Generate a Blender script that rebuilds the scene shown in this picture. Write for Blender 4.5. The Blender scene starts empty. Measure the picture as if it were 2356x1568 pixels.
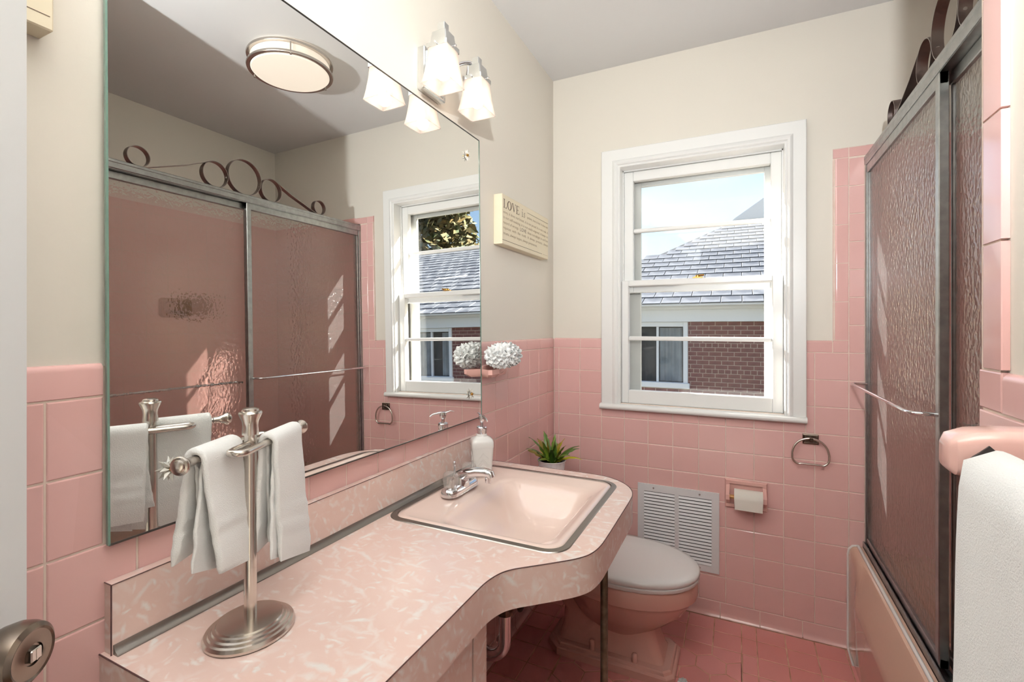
import bpy, bmesh, math, random
from mathutils import Vector, Matrix, Euler
from mathutils.geometry import tessellate_polygon
random.seed(7)
PI = math.pi
SC = bpy.context.scene
COL = SC.collection

# ------------------------------------------------------------------ camera
CAMX, CAMY, CAMZ, YAW, FPX, HORIZ = 0.8473, -2.2621, 1.2631, 0.4466, 1094.65, 752.8
cd = bpy.data.cameras.new('camera')
cam = bpy.data.objects.new('camera', cd)
COL.objects.link(cam)
cd.sensor_fit = 'HORIZONTAL'; cd.sensor_width = 36.0
cd.lens = FPX / 2356.0 * 36.0
cd.shift_y = (HORIZ - 784.0) / 2356.0
cd.clip_start = 0.02; cd.clip_end = 200
cam.location = (CAMX, CAMY, CAMZ)
cam.rotation_euler = (PI / 2, 0, YAW)
SC.camera = cam

# ------------------------------------------------------------------ world, sun, lights, exposure
w = bpy.data.worlds.new('world'); SC.world = w; w.use_nodes = True
wn = w.node_tree.nodes; wl = w.node_tree.links
bg = wn['Background']
sky = wn.new('ShaderNodeTexSky'); sky.sky_type = 'NISHITA'; sky.sun_disc = False
sky.sun_elevation = math.radians(27); sky.sun_rotation = math.radians(-68)
sky.air_density = 1.0; sky.dust_density = 1.6; sky.ozone_density = 1.2
wl.new(sky.outputs[0], bg.inputs[0]); bg.inputs[1].default_value = 0.19

def light(name, kind, loc, power, color=(1, 1, 1), size=0.1, aim=None):
    d = bpy.data.lights.new(name, kind); d.energy = power; d.color = color
    o = bpy.data.objects.new(name, d); COL.objects.link(o); o.location = loc
    if kind == 'AREA': d.shape = 'DISK'; d.size = size
    elif kind == 'SUN': d.angle = size
    else: d.shadow_soft_size = size
    if aim is not None:
        o.rotation_euler = (Vector(aim) - Vector(loc)).to_track_quat('-Z', 'Y').to_euler()
    return o
# low winter sun slanting in through the window
light('sun', 'SUN', (-6, 4, 6), 30.0, (1.0, 0.95, 0.86), 0.009, aim=(-6 + 1.55, 4 - 0.69, 6 - 0.86))
# the photographer's flash head beside the camera
fl_ = light('camera_flash', 'SPOT', (0.95, -2.40, 1.69), 72.0, (0.93, 0.975, 1.0), 0.022, aim=(0.72, -0.80, 2.5))
fl_.data.spot_size = math.radians(125); fl_.data.spot_blend = 1.0
fb = light('ceiling_bounce_flash', 'SPOT', (0.80, -2.20, 1.70), 430.0, (0.93, 0.975, 1.0), 0.05, aim=(0.66, -2.42, 2.51))
fb.data.spot_size = math.radians(95); fb.data.spot_blend = 0.6
SC.view_settings.view_transform = 'Standard'
try: SC.view_settings.look = 'None'
except Exception: pass
SC.view_settings.exposure = 0.47; SC.view_settings.gamma = 1.0
SC.view_settings.use_curve_mapping = False
cy = SC.cycles
cy.use_denoising = True
try: cy.denoiser = 'OPENIMAGEDENOISE'; cy.denoising_input_passes = 'RGB_ALBEDO_NORMAL'
except Exception: pass
cy.max_bounces = 8; cy.diffuse_bounces = 3; cy.glossy_bounces = 4; cy.transmission_bounces = 5
cy.use_adaptive_sampling = True; cy.adaptive_threshold = 0.06; cy.adaptive_min_samples = 16
cy.transparent_max_bounces = 12; cy.sample_clamp_indirect = 4.0; cy.caustics_refractive = True
cy.caustics_reflective = True; cy.blur_glossy = 0.5

# ------------------------------------------------------------------ materials
def lin(c): return c / 12.92 if c <= 0.04045 else ((c + 0.055) / 1.055) ** 2.4
def rgb(r, g, b): return (lin(r / 255), lin(g / 255), lin(b / 255), 1.0)
M = {}
def N(nt, t, **kw):
    n = nt.nodes.new('ShaderNode' + t)
    for k, v in kw.items(): setattr(n, k, v)
    return n
def base_mat(name):
    m = bpy.data.materials.new(name); m.use_nodes = True; M[name] = m
    nt = m.node_tree; p = nt.nodes['Principled BSDF']
    return m, nt, p
def mat(name, col, rough=0.5, metal=0.0, spec=0.5, noise=None, bump=None, coat=0.0, sheen=0.0, emit=None, stretch=None):
    """noise=(scale, amount, colour2)   bump=(scale, strength, distance)"""
    m, nt, p = base_mat(name)
    p.inputs['Base Color'].default_value = col; p.inputs['Roughness'].default_value = rough
    p.inputs['Metallic'].default_value = metal; p.inputs['Specular IOR Level'].default_value = spec
    p.inputs['Coat Weight'].default_value = coat
    if sheen: p.inputs['Sheen Weight'].default_value = sheen
    if emit: p.inputs['Emission Color'].default_value = emit[0]; p.inputs['Emission Strength'].default_value = emit[1]
    tc = None
    if noise or bump:
        tc = N(nt, 'TexCoord'); mp = N(nt, 'Mapping'); nt.links.new(tc.outputs['Object'], mp.inputs[0])
        if stretch: mp.inputs['Scale'].default_value = stretch
    if noise:
        tx = N(nt, 'TexNoise'); tx.inputs['Scale'].default_value = noise[0]; tx.inputs['Detail'].default_value = 4
        nt.links.new(mp.outputs[0], tx.inputs['Vector'])
        mr = N(nt, 'MapRange'); mr.inputs[1].default_value = 0.35; mr.inputs[2].default_value = 0.65
        nt.links.new(tx.outputs['Fac'], mr.inputs[0]); mr.inputs[4].default_value = noise[1]
        mx = N(nt, 'Mix', data_type='RGBA'); mx.inputs[6].default_value = col; mx.inputs[7].default_value = noise[2]
        nt.links.new(mr.outputs[0], mx.inputs[0]); nt.links.new(mx.outputs[2], p.inputs['Base Color'])
    if bump:
        tx = N(nt, 'TexNoise'); tx.inputs['Scale'].default_value = bump[0]; tx.inputs['Detail'].default_value = 3
        nt.links.new(mp.outputs[0], tx.inputs['Vector'])
        bp = N(nt, 'Bump'); bp.inputs['Strength'].default_value = bump[1]; bp.inputs['Distance'].default_value = bump[2]
        nt.links.new(tx.outputs['Fac'], bp.inputs['Height']); nt.links.new(bp.outputs[0], p.inputs['Normal'])
    return m

mat('plaster', rgb(231, 224, 212), 0.55, spec=0.3, bump=(60, 0.12, 0.002))
mat('ceiling_paint', rgb(236, 235, 234), 0.6, spec=0.25, bump=(40, 0.1, 0.002))
mat('hall_paint', rgb(225, 220, 212), 0.7)
mat('grout', rgb(236, 218, 205), 0.85, spec=0.2, noise=(25, 0.5, rgb(218, 190, 174)))
mat('floor_grout', rgb(206, 164, 140), 0.9, spec=0.2, noise=(14, 0.9, rgb(150, 104, 84)))
def tile_mat(name, c1, c2, rough):
    m, nt, p = base_mat(name)
    oi = N(nt, 'ObjectInfo'); mx = N(nt, 'Mix', data_type='RGBA')
    mx.inputs[6].default_value = c1; mx.inputs[7].default_value = c2
    nt.links.new(oi.outputs['Random'], mx.inputs[0]); nt.links.new(mx.outputs[2], p.inputs['Base Color'])
    p.inputs['Roughness'].default_value = rough; p.inputs['Specular IOR Level'].default_value = 0.5
    tc = N(nt, 'TexCoord'); tx = N(nt, 'TexNoise'); tx.inputs['Scale'].default_value = 9; tx.inputs['Detail'].default_value = 1
    nt.links.new(tc.outputs['Object'], tx.inputs['Vector'])
    bp = N(nt, 'Bump'); bp.inputs['Strength'].default_value = 0.25; bp.inputs['Distance'].default_value = 0.004
    nt.links.new(tx.outputs['Fac'], bp.inputs['Height']); nt.links.new(bp.outputs[0], p.inputs['Normal'])
    return m
tile_mat('wall_tile', rgb(226, 181, 176), rgb(221, 175, 169), 0.13)
tile_mat('floor_tile', rgb(210, 138, 134), rgb(200, 126, 120), 0.28)
mat('white_paint', rgb(243, 242, 239), 0.28, spec=0.45, bump=(30, 0.06, 0.002))
mat('door_paint', rgb(226, 228, 229), 0.35)
mat('storm_metal', rgb(196, 196, 190), 0.45)
mat('track_dark', rgb(60, 58, 55), 0.6)
mat('nickel', rgb(200, 193, 186), 0.24, metal=1.0)
mat('nickel_dark', rgb(120, 108, 98), 0.27, metal=1.0)
mat('chrome', rgb(225, 225, 228), 0.05, metal=1.0)
mat('chrome_fixture', rgb(214, 216, 216), 0.14, metal=1.0)
mat('aluminium', rgb(166, 168, 168), 0.34, metal=1.0, noise=(40, 0.5, rgb(132, 134, 134)))
mat('bronze_band', rgb(150, 138, 134), 0.32, metal=1.0)
mat('sink_rim_metal', rgb(138, 133, 128), 0.34, metal=1.0)
mat('old_pipe', rgb(112, 96, 80), 0.42, metal=0.8, noise=(60, 0.9, rgb(70, 58, 46)))
mat('leg_metal', rgb(112, 102, 86), 0.42, metal=0.7, noise=(50, 0.8, rgb(84, 76, 62)))
mat('brass', rgb(196, 152, 78), 0.25, metal=1.0)
mat('sink_porcelain', rgb(242, 217, 206), 0.10, coat=0.3)
mat('toilet_porcelain', rgb(205, 156, 144), 0.10, coat=0.3)
mat('tub_porcelain', rgb(212, 174, 153), 0.10, coat=0.3)
mat('pink_ceramic', rgb(234, 190, 180), 0.12, coat=0.3)
mat('pink_ceramic_wall', rgb(228, 178, 168), 0.14, coat=0.2)
mat('seat_plastic', rgb(236, 233, 231), 0.18)
mat('vent_paint', rgb(232, 230, 231), 0.4)
mat('vent_dark', rgb(40, 30, 30), 0.8)
mat('tissue', rgb(236, 230, 220), 0.95, spec=0.1, bump=(300, 0.2, 0.001))
mat('wood_roller', rgb(176, 122, 66), 0.5)
mat('oak_edge', rgb(142, 92, 46), 0.5)
mat('sign_cream', rgb(234, 222, 196), 0.55, noise=(20, 0.3, rgb(228, 213, 182)))
mat('sign_ink', rgb(78, 58, 40), 0.7)
mat('sign_ink_light', rgb(140, 116, 84), 0.7)
mat('pump_white', rgb(240, 238, 235), 0.15, coat=0.3)
mat('pot_white', rgb(228, 226, 228), 0.35)
mat('soil', rgb(20, 16, 12), 0.95)
mat('mesh_white', rgb(246, 246, 244), 0.8, spec=0.2)
mat('caulk', rgb(236, 228, 224), 0.5)
mat('edge_dark', rgb(70, 40, 38), 0.6)
mat('rubber_black', rgb(24, 22, 22), 0.6)
mat('drain_dark', rgb(90, 88, 86), 0.3, metal=1.0)
# leaf: green with yellow-green and red-brown by leaf
def leaf_mat():
    m, nt, p = base_mat('leaf')
    oi = N(nt, 'ObjectInfo'); cr = N(nt, 'ValToRGB'); e = cr.color_ramp.elements
    e[0].color = rgb(60, 88, 28); e[1].color = rgb(190, 184, 40)
    x = cr.color_ramp.elements.new(0.45); x.color = rgb(98, 122, 36)
    x = cr.color_ramp.elements.new(0.72); x.color = rgb(132, 104, 40)
    nt.links.new(oi.outputs['Random'], cr.inputs[0]); nt.links.new(cr.outputs[0], p.inputs['Base Color'])
    p.inputs['Roughness'].default_value = 0.4
leaf_mat()
# terry cloth
def towel_mat():
    m, nt, p = base_mat('terry')
    p.inputs['Base Color'].default_value = rgb(250, 250, 249); p.inputs['Roughness'].default_value = 0.95
    p.inputs['Specular IOR Level'].default_value = 0.1; p.inputs['Sheen Weight'].default_value = 0.3
    tc = N(nt, 'TexCoord'); tx = N(nt, 'TexNoise'); tx.inputs['Scale'].default_value = 650; tx.inputs['Detail'].default_value = 2
    t2 = N(nt, 'TexNoise'); t2.inputs['Scale'].default_value = 60; t2.inputs['Detail'].default_value = 2
    ad = N(nt, 'Math', operation='MULTIPLY_ADD'); ad.inputs[1].default_value = 0.25
    nt.links.new(tc.outputs['Object'], tx.inputs['Vector']); nt.links.new(tc.outputs['Object'], t2.inputs['Vector'])
    nt.links.new(t2.outputs['Fac'], ad.inputs[0]); nt.links.new(tx.outputs['Fac'], ad.inputs[2])
    bp = N(nt, 'Bump'); bp.inputs['Strength'].default_value = 0.4; bp.inputs['Distance'].default_value = 0.0022
    nt.links.new(ad.outputs[0], bp.inputs['Height']); nt.links.new(bp.outputs[0], p.inputs['Normal'])
towel_mat()
# pink "cracked ice" laminate: random slivers of pearl in pink
def laminate(name, pink, pink2, pearl):
    m, nt, p = base_mat(name)
    p.inputs['Roughness'].default_value = 0.22
    L = nt.links
    tc = N(nt, 'TexCoord')
    nz = N(nt, 'TexNoise'); nz.inputs['Scale'].default_value = 38; nz.inputs['Detail'].default_value = 3
    L.new(tc.outputs['Object'], nz.inputs['Vector'])
    sb = N(nt, 'VectorMath', operation='SUBTRACT'); sb.inputs[1].default_value = (0.5, 0.5, 0.5); L.new(nz.outputs['Color'], sb.inputs[0])
    sl = N(nt, 'VectorMath', operation='SCALE'); sl.inputs['Scale'].default_value = 0.022; L.new(sb.outputs[0], sl.inputs[0])
    dv = N(nt, 'VectorMath', operation='ADD'); L.new(tc.outputs['Object'], dv.inputs[0]); L.new(sl.outputs[0], dv.inputs[1])
    masks = []
    for i, (sc, lo, wi, off) in enumerate([(24, 1.15, 4.6, 0.0), (34, 1.05, 4.0, 3.3), (52, 0.9, 3.4, 7.7), (17, 1.3, 5.6, 11.1)]):
        ao = N(nt, 'VectorMath', operation='ADD'); ao.inputs[1].default_value = (off, off * .7, off * .3); L.new(dv.outputs[0], ao.inputs[0])
        ms = N(nt, 'VectorMath', operation='SCALE'); ms.inputs['Scale'].default_value = sc; L.new(ao.outputs[0], ms.inputs[0])
        vo = N(nt, 'TexVoronoi'); vo.inputs['Scale'].default_value = 1.0; L.new(ms.outputs[0], vo.inputs['Vector'])
        lo_v = N(nt, 'VectorMath', operation='SUBTRACT'); L.new(ms.outputs[0], lo_v.inputs[0]); L.new(vo.outputs['Position'], lo_v.inputs[1])
        sp = N(nt, 'SeparateColor'); L.new(vo.outputs['Color'], sp.inputs[0])
        an = N(nt, 'Math', operation='MULTIPLY'); an.inputs[1].default_value = 6.283; L.new(sp.outputs[0], an.inputs[0])
        ax = N(nt, 'VectorMath', operation='SUBTRACT'); ax.inputs[1].default_value = (0.5, 0.5, 0.2); L.new(vo.outputs['Color'], ax.inputs[0])
        vr = N(nt, 'VectorRotate', rotation_type='AXIS_ANGLE'); L.new(lo_v.outputs[0], vr.inputs['Vector']); L.new(ax.outputs[0], vr.inputs['Axis']); L.new(an.outputs[0], vr.inputs['Angle'])
        sv = N(nt, 'VectorMath', operation='MULTIPLY'); sv.inputs[1].default_value = (1.0 / lo, wi, 1.2); L.new(vr.outputs[0], sv.inputs[0])
        ln = N(nt, 'VectorMath', operation='LENGTH'); L.new(sv.outputs[0], ln.inputs[0])
        mr = N(nt, 'MapRange'); mr.inputs[1].default_value = 0.62; mr.inputs[2].default_value = 0.18; mr.inputs[3].default_value = 0; mr.inputs[4].default_value = 1
        L.new(ln.outputs['Value'], mr.inputs[0])
        wt = N(nt, 'Math', operation='MULTIPLY'); L.new(mr.outputs[0], wt.inputs[0]); L.new(sp.outputs[1], wt.inputs[1])
        masks.append(wt)
    cur = masks[0]
    for k in masks[1:]:
        a = N(nt, 'Math', operation='MAXIMUM'); L.new(cur.outputs[0], a.inputs[0]); L.new(k.outputs[0], a.inputs[1]); cur = a
    n2 = N(nt, 'TexNoise'); n2.inputs['Scale'].default_value = 14; L.new(tc.outputs['Object'], n2.inputs['Vector'])
    b0 = N(nt, 'Mix', data_type='RGBA'); b0.inputs[6].default_value = pink; b0.inputs[7].default_value = pink2; L.new(n2.outputs['Fac'], b0.inputs[0])
    b1 = N(nt, 'Mix', data_type='RGBA'); b1.inputs[7].default_value = pearl
    L.new(cur.outputs[0], b1.inputs[0]); L.new(b0.outputs[2], b1.inputs[6]); L.new(b1.outputs[2], p.inputs['Base Color'])
laminate('laminate', rgb(229, 196, 184), rgb(235, 210, 201), rgb(244, 238, 233))
def schlick(nt, f0):
    lw = N(nt, 'LayerWeight'); lw.inputs[0].default_value = 0.5
    pw = N(nt, 'Math', operation='POWER'); pw.inputs[1].default_value = 5.0; nt.links.new(lw.outputs['Facing'], pw.inputs[0])
    ma = N(nt, 'Math', operation='MULTIPLY_ADD'); ma.inputs[1].default_value = 1 - f0; ma.inputs[2].default_value = f0; nt.links.new(pw.outputs[0], ma.inputs[0])
    return ma
# clear window glass: lets the daylight through and mirrors a little of the room
def clear_glass(name, tint, refl=1.0, f0=0.03, rough=0.0):
    m, nt, p = base_mat(name); nt.nodes.remove(p)
    t = N(nt, 'BsdfTransparent'); t.inputs[0].default_value = tint
    g = N(nt, 'BsdfGlossy'); g.inputs['Roughness'].default_value = rough; g.inputs[0].default_value = (refl, refl, refl, 1)
    f = schlick(nt, f0)
    x = N(nt, 'MixShader'); o = nt.nodes['Material Output']
    nt.links.new(f.outputs[0], x.inputs[0]); nt.links.new(t.outputs[0], x.inputs[1]); nt.links.new(g.outputs[0], x.inputs[2]); nt.links.new(x.outputs[0], o.inputs[0])
clear_glass('window_glass', (0.985, 0.99, 0.995, 1), 1.0, 0.022)
# obscured shower glass with vertical rain ripples
def rain_glass():
    m, nt, p = base_mat('rain_glass'); nt.nodes.remove(p); L = nt.links
    tc = N(nt, 'TexCoord'); mp = N(nt, 'Mapping'); mp.inputs['Scale'].default_value = (1, 1, 0.7); L.new(tc.outputs['Object'], mp.inputs[0])
    tx = N(nt, 'TexNoise'); tx.inputs['Scale'].default_value = 78; tx.inputs['Detail'].default_value = 1.5; L.new(mp.outputs[0], tx.inputs['Vector'])
    bp = N(nt, 'Bump'); bp.inputs['Strength'].default_value = 0.8; bp.inputs['Distance'].default_value = 0.008; L.new(tx.outputs['Fac'], bp.inputs['Height'])
    r = N(nt, 'BsdfRefraction'); r.inputs['Roughness'].default_value = 0.10; r.inputs['IOR'].default_value = 1.25; r.inputs[0].default_value = (0.90, 0.905, 0.885, 1)
    t = N(nt, 'BsdfTransparent'); t.inputs[0].default_value = (0.90, 0.905, 0.885, 1)
    tl = N(nt, 'BsdfTranslucent'); tl.inputs[0].default_value = (0.85, 0.82, 0.81, 1)
    g = N(nt, 'BsdfGlossy'); g.inputs['Roughness'].default_value = 0.16; L.new(bp.outputs[0], g.inputs['Normal']); L.new(bp.outputs[0], r.inputs['Normal'])
    f = schlick(nt, 0.045)
    a = N(nt, 'MixShader'); a.inputs[0].default_value = 0.40; L.new(r.outputs[0], a.inputs[1]); L.new(t.outputs[0], a.inputs[2])
    b = N(nt, 'MixShader'); b.inputs[0].default_value = 0.05; L.new(a.outputs[0], b.inputs[1]); L.new(tl.outputs[0], b.inputs[2])
    df = N(nt, 'BsdfDiffuse'); df.inputs[0].default_value = (0.80, 0.74, 0.72, 1); L.new(bp.outputs[0], df.inputs['Normal'])
    b2 = N(nt, 'MixShader'); b2.inputs[0].default_value = 0.05; L.new(b.outputs[0], b2.inputs[1]); L.new(df.outputs[0], b2.inputs[2]); b = b2
    c = N(nt, 'MixShader'); L.new(f.outputs[0], c.inputs[0]); L.new(b.outputs[0], c.inputs[1]); L.new(g.outputs[0], c.inputs[2])
    L.new(c.outputs[0], nt.nodes['Material Output'].inputs[0])
rain_glass()
clear_glass('clear_back', (0.98, 0.97, 0.965, 1), 1.0, 0.01)
# silvered mirror, frosted lamp shade, glowing diffuser, bulb, clear acrylic
mat('mirror_silver', (0.90, 0.905, 0.89, 1), 0.0, metal=1.0)
mat('mirror_edge', rgb(96, 120, 108), 0.2)
def shade_mat():
    m, nt, p = base_mat('frosted_shade'); nt.nodes.remove(p); L = nt.links
    tl = N(nt, 'BsdfTranslucent'); tl.inputs[0].default_value = (0.86, 0.78, 0.73, 1)
    t = N(nt, 'BsdfTransparent'); t.inputs[0].default_value = (0.97, 0.95, 0.93, 1)
    d = N(nt, 'BsdfDiffuse'); d.inputs[0].default_value = (0.60, 0.55, 0.52, 1)
    a = N(nt, 'MixShader'); a.inputs[0].default_value = 0.42; L.new(tl.outputs[0], a.inputs[1]); L.new(t.outputs[0], a.inputs[2])
    b = N(nt, 'MixShader'); b.inputs[0].default_value = 0.32; L.new(a.outputs[0], b.inputs[1]); L.new(d.outputs[0], b.inputs[2])
    L.new(b.outputs[0], nt.nodes['Material Output'].inputs[0])
shade_mat()
mat('bulb_glow', (1, 1, 1, 1), 0.5, emit=((1.0, 0.93, 0.82, 1), 3.0))
mat('crystal', rgb(216, 212, 204), 0.15, coat=0.5)
mat('diffuser_glow', rgb(205, 196, 186), 0.4, emit=((1.0, 0.86, 0.70, 1), 0.50))
def acrylic():
    m, nt, p = base_mat('acrylic'); nt.nodes.remove(p); L = nt.links
    t = N(nt, 'BsdfTransparent'); t.inputs[0].default_value = (0.96, 0.95, 0.945, 1)
    d = N(nt, 'BsdfDiffuse'); d.inputs[0].default_value = (0.93, 0.90, 0.88, 1)
    g = N(nt, 'BsdfGlossy'); g.inputs['Roughness'].default_value = 0.05
    f = schlick(nt, 0.08)
    a = N(nt, 'MixShader'); a.inputs[0].default_value = 0.20; L.new(t.outputs[0], a.inputs[1]); L.new(d.outputs[0], a.inputs[2])
    b = N(nt, 'MixShader'); L.new(f.outputs[0], b.inputs[0]); L.new(a.outputs[0], b.inputs[1]); L.new(g.outputs[0], b.inputs[2])
    L.new(b.outputs[0], nt.nodes['Material Output'].inputs[0])
acrylic()
# tiled walls seen only through the obscured glass
def alcove_tile():
    m, nt, p = base_mat('alcove_tile'); L = nt.links
    tc = N(nt, 'TexCoord'); mp = N(nt, 'Mapping'); L.new(tc.outputs['UV'], mp.inputs[0])
    br = N(nt, 'TexBrick'); br.offset = 0.0; br.squash = 1.0
    br.inputs['Color1'].default_value = rgb(229, 177, 170); br.inputs['Color2'].default_value = rgb(226, 173, 166); br.inputs['Mortar'].default_value = rgb(206, 178, 166)
    br.inputs['Scale'].default_value = 1.0; br.inputs['Mortar Size'].default_value = 0.0018; br.inputs['Brick Width'].default_value = 0.1095; br.inputs['Row Height'].default_value = 0.1095
    L.new(mp.outputs[0], br.inputs['Vector']); L.new(br.outputs['Color'], p.inputs['Base Color']); p.inputs['Roughness'].default_value = 0.15
alcove_tile()
# outdoors
mat('snow', rgb(236, 240, 246), 0.8)
mat('yard', rgb(116, 112, 98), 0.95, noise=(1.5, 0.9, rgb(86, 84, 70)))
mat('brick_red', rgb(128, 84, 80), 0.8, noise=(6, 0.9, rgb(92, 58, 58)))
mat('mortar', rgb(176, 160, 152), 0.9)
mat('slate', rgb(128, 131, 136), 0.5, noise=(5, 0.9, rgb(82, 86, 94)))
mat('slate_bed', rgb(48, 52, 60), 0.8)
mat('house_white', rgb(212, 218, 226), 0.6)
mat('curtain', rgb(150, 160, 168), 0.8, noise=(3, 0.8, rgb(110, 118, 126)))
mat('dark_room', rgb(58, 62, 66), 0.8)
mat('bark', rgb(80, 60, 46), 0.9)
mat('foliage', rgb(110, 92, 50), 0.7, noise=(3, 1.0, rgb(52, 66, 34)))
mat('far_roof', rgb(188, 198, 206), 0.7)

# ------------------------------------------------------------------ mesh helpers
class MB:
    def __init__(s): s.v = []; s.f = []; s.uv = None
    def add(s, vs, fs):
        o = len(s.v); s.v += [tuple(v) for v in vs]; s.f += [tuple(i + o for i in f) for f in fs]; return s
    def box(s, x0, x1, y0, y1, z0, z1):
        return s.add([(x0, y0, z0), (x1, y0, z0), (x1, y1, z0), (x0, y1, z0), (x0, y0, z1), (x1, y0, z1), (x1, y1, z1), (x0, y1, z1)],
                     [(0, 3, 2, 1), (4, 5, 6, 7), (0, 1, 5, 4), (1, 2, 6, 5), (2, 3, 7, 6), (3, 0, 4, 7)])
    def bbox(s, x0, x1, y0, y1, z0, z1, b=0.002):
        """box with all edges chamfered"""
        vs = []; X = (x0, x1); Y = (y0, y1); Z = (z0, z1); c = ((x0 + x1) / 2, (y0 + y1) / 2, (z0 + z1) / 2)
        idx = {}
        for i in (0, 1):
            for j in (0, 1):
                for k in (0, 1):
                    sx, sy, sz = (1 if i else -1), (1 if j else -1), (1 if k else -1)
                    for ax in range(3):
                        pnt = [X[i] - sx * b, Y[j] - sy * b, Z[k] - sz * b]
                        pnt[ax] = (X[i], Y[j], Z[k])[ax]
                        idx[(i, j, k, ax)] = len(vs); vs.append(tuple(pnt))
        I = lambda i, j, k, a: idx[(i, j, k, a)]
        fs = []
        for a in range(3):
            for e in (0, 1):
                q = []
                for (m, n) in ((0, 0), (1, 0), (1, 1), (0, 1)):
                    t = [0, 0, 0]; t[a] = e; t[(a + 1) % 3] = m; t[(a + 2) % 3] = n; q.append(I(*t, a))
                fs.append(tuple(q if e else q[::-1]))
        for a in range(3):
            b1, b2 = (a + 1) % 3, (a + 2) % 3
            for m in (0, 1):
                for n in (0, 1):
                    t0 = [0, 0, 0]; t0[b1] = m; t0[b2] = n; t1 = list(t0); t1[a] = 1
                    q = [I(*t0, b1), I(*t1, b1), I(*t1, b2), I(*t0, b2)]
                    fs.append(tuple(q if (m == n) else q[::-1]))
        for i in (0, 1):
            for j in (0, 1):
                for k in (0, 1):
                    q = [I(i, j, k, 0), I(i, j, k, 1), I(i, j, k, 2)]
                    fs.append(tuple(q if ((i + j + k) % 2) else q[::-1]))
        return s.add(vs, fs)
    def loft(s, rings, closed=True, cap0=True, cap1=True):
        n = len(rings[0]); vs = [p for r in rings for p in r]; fs = []
        for a in range(len(rings) - 1):
            for i in range(n if closed else n - 1):
                j = (i + 1) % n
                fs.append((a * n + i, a * n + j, (a + 1) * n + j, (a + 1) * n + i))
        if cap0: fs.append(tuple(range(n))[::-1])
        if cap1: fs.append(tuple((len(rings) - 1) * n + i for i in range(n)))
        return s.add(vs, fs)
    def tube(s, path, r, n=10, caps=True, closed=False):
        P = [Vector(p) for p in path]; rings = []; m = len(P)
        rad = r if callable(r) else (lambda i: r[i] if isinstance(r, (list, tuple)) else r)
        prev = None
        for i in range(m):
            if closed: t = (P[(i + 1) % m] - P[i - 1])
            else: t = (P[min(i + 1, m - 1)] - P[max(i - 1, 0)])
            t.normalize()
            if prev is None:
                u = t.cross(Vector((0, 0, 1)));
                if u.length < 0.05: u = t.cross(Vector((1, 0, 0)))
            else: u = prev - t * prev.dot(t)
            u.normalize(); prev = u; v = t.cross(u)
            R = rad(i)
            rings.append([tuple(P[i] + (u * math.cos(2 * PI * k / n) + v * math.sin(2 * PI * k / n)) * R) for k in range(n)])
        if closed: rings.append(rings[0])
        return s.loft(rings, True, caps and not closed, caps and not closed)
    def lathe(s, prof, c=(0, 0, 0), n=32, axis='z', sx=1.0, sy=1.0):
        rings = []
        for r, h in prof:
            ring = []
            for k in range(n):
                a = 2 * PI * k / n; x, y = r * math.cos(a) * sx, r * math.sin(a) * sy
                if axis == 'z': ring.append((c[0] + x, c[1] + y, c[2] + h))
                elif axis == 'x': ring.append((c[0] + h, c[1] + x, c[2] + y))
                else: ring.append((c[0] + y, c[1] + h, c[2] + x))
            rings.append(ring)
        return s.loft(rings)
    def prism(s, poly, z0, z1, axis='z', holes=()):
        """extrude 2D polygon (with holes); axis z: (x,y)->z ; axis y: (x,z)->y ; axis x: (y,z)->x"""
        def P(p, h):
            return (p[0], p[1], h) if axis == 'z' else ((p[0], h, p[1]) if axis == 'y' else (h, p[0], p[1]))
        loops = [list(poly)] + [list(h) for h in holes]
        flat = [p for l in loops for p in l]; n = len(flat)
        tris = tessellate_polygon([[Vector((p[0], p[1], 0)) for p in l] for l in loops])
        vs = [P(p, z0) for p in flat] + [P(p, z1) for p in flat]
        fs = [tuple(t) for t in tris] + [tuple(i + n for i in reversed(t)) for t in tris]
        o = 0
        for l in loops:
            m = len(l)
            for i in range(m):
                j = (i + 1) % m; fs.append((o + i, o + j, o + j + n, o + i + n))
            o += m
        return s.add(vs, fs)
    def xf(s, mtx):
        s.v = [tuple(mtx @ Vector(v)) for v in s.v]; return s
    def mesh(s, name, smooth=None):
        me = bpy.data.meshes.new(name); me.from_pydata(s.v, [], s.f); me.update()
        bm = bmesh.new(); bm.from_mesh(me); bmesh.ops.recalc_face_normals(bm, faces=bm.faces); bm.to_mesh(me); bm.free()
        if smooth is not None:
            me.shade_smooth(); me.set_sharp_from_angle(angle=math.radians(smooth))
        return me

WLOC = {}
def link(name, me, material, parent=None, loc=None, matrix=None):
    if isinstance(me, MB): me = me.mesh(name)
    if material and not me.materials: me.materials.append(M[material])
    o = bpy.data.objects.new(name, me); COL.objects.link(o)
    base = WLOC.get(parent.name, Vector((0, 0, 0))) if parent else Vector((0, 0, 0))
    if parent: o.parent = parent
    if matrix is not None: o.matrix_local = matrix
    if loc is not None: o.location = Vector(loc) - base; WLOC[o.name] = Vector(loc)
    elif matrix is None: o.location = -base; WLOC[o.name] = Vector((0, 0, 0))
    return o
def part(name, mb, material, parent=None, smooth=None):
    return link(name, mb.mesh(name, smooth), material, parent)
def tag(o, label, cat=None, group=None, kind=None):
    o['label'] = label
    if cat: o['category'] = cat
    if group: o['group'] = group
    if kind: o['kind'] = kind
    return o
def thing(name, label, cat, loc=(0, 0, 0), group=None, kind=None):
    o = bpy.data.objects.new(name, None); COL.objects.link(o); o.location = loc; o.empty_display_size = 0.05
    WLOC[o.name] = Vector(loc)
    return tag(o, label, cat, group, kind)

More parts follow.
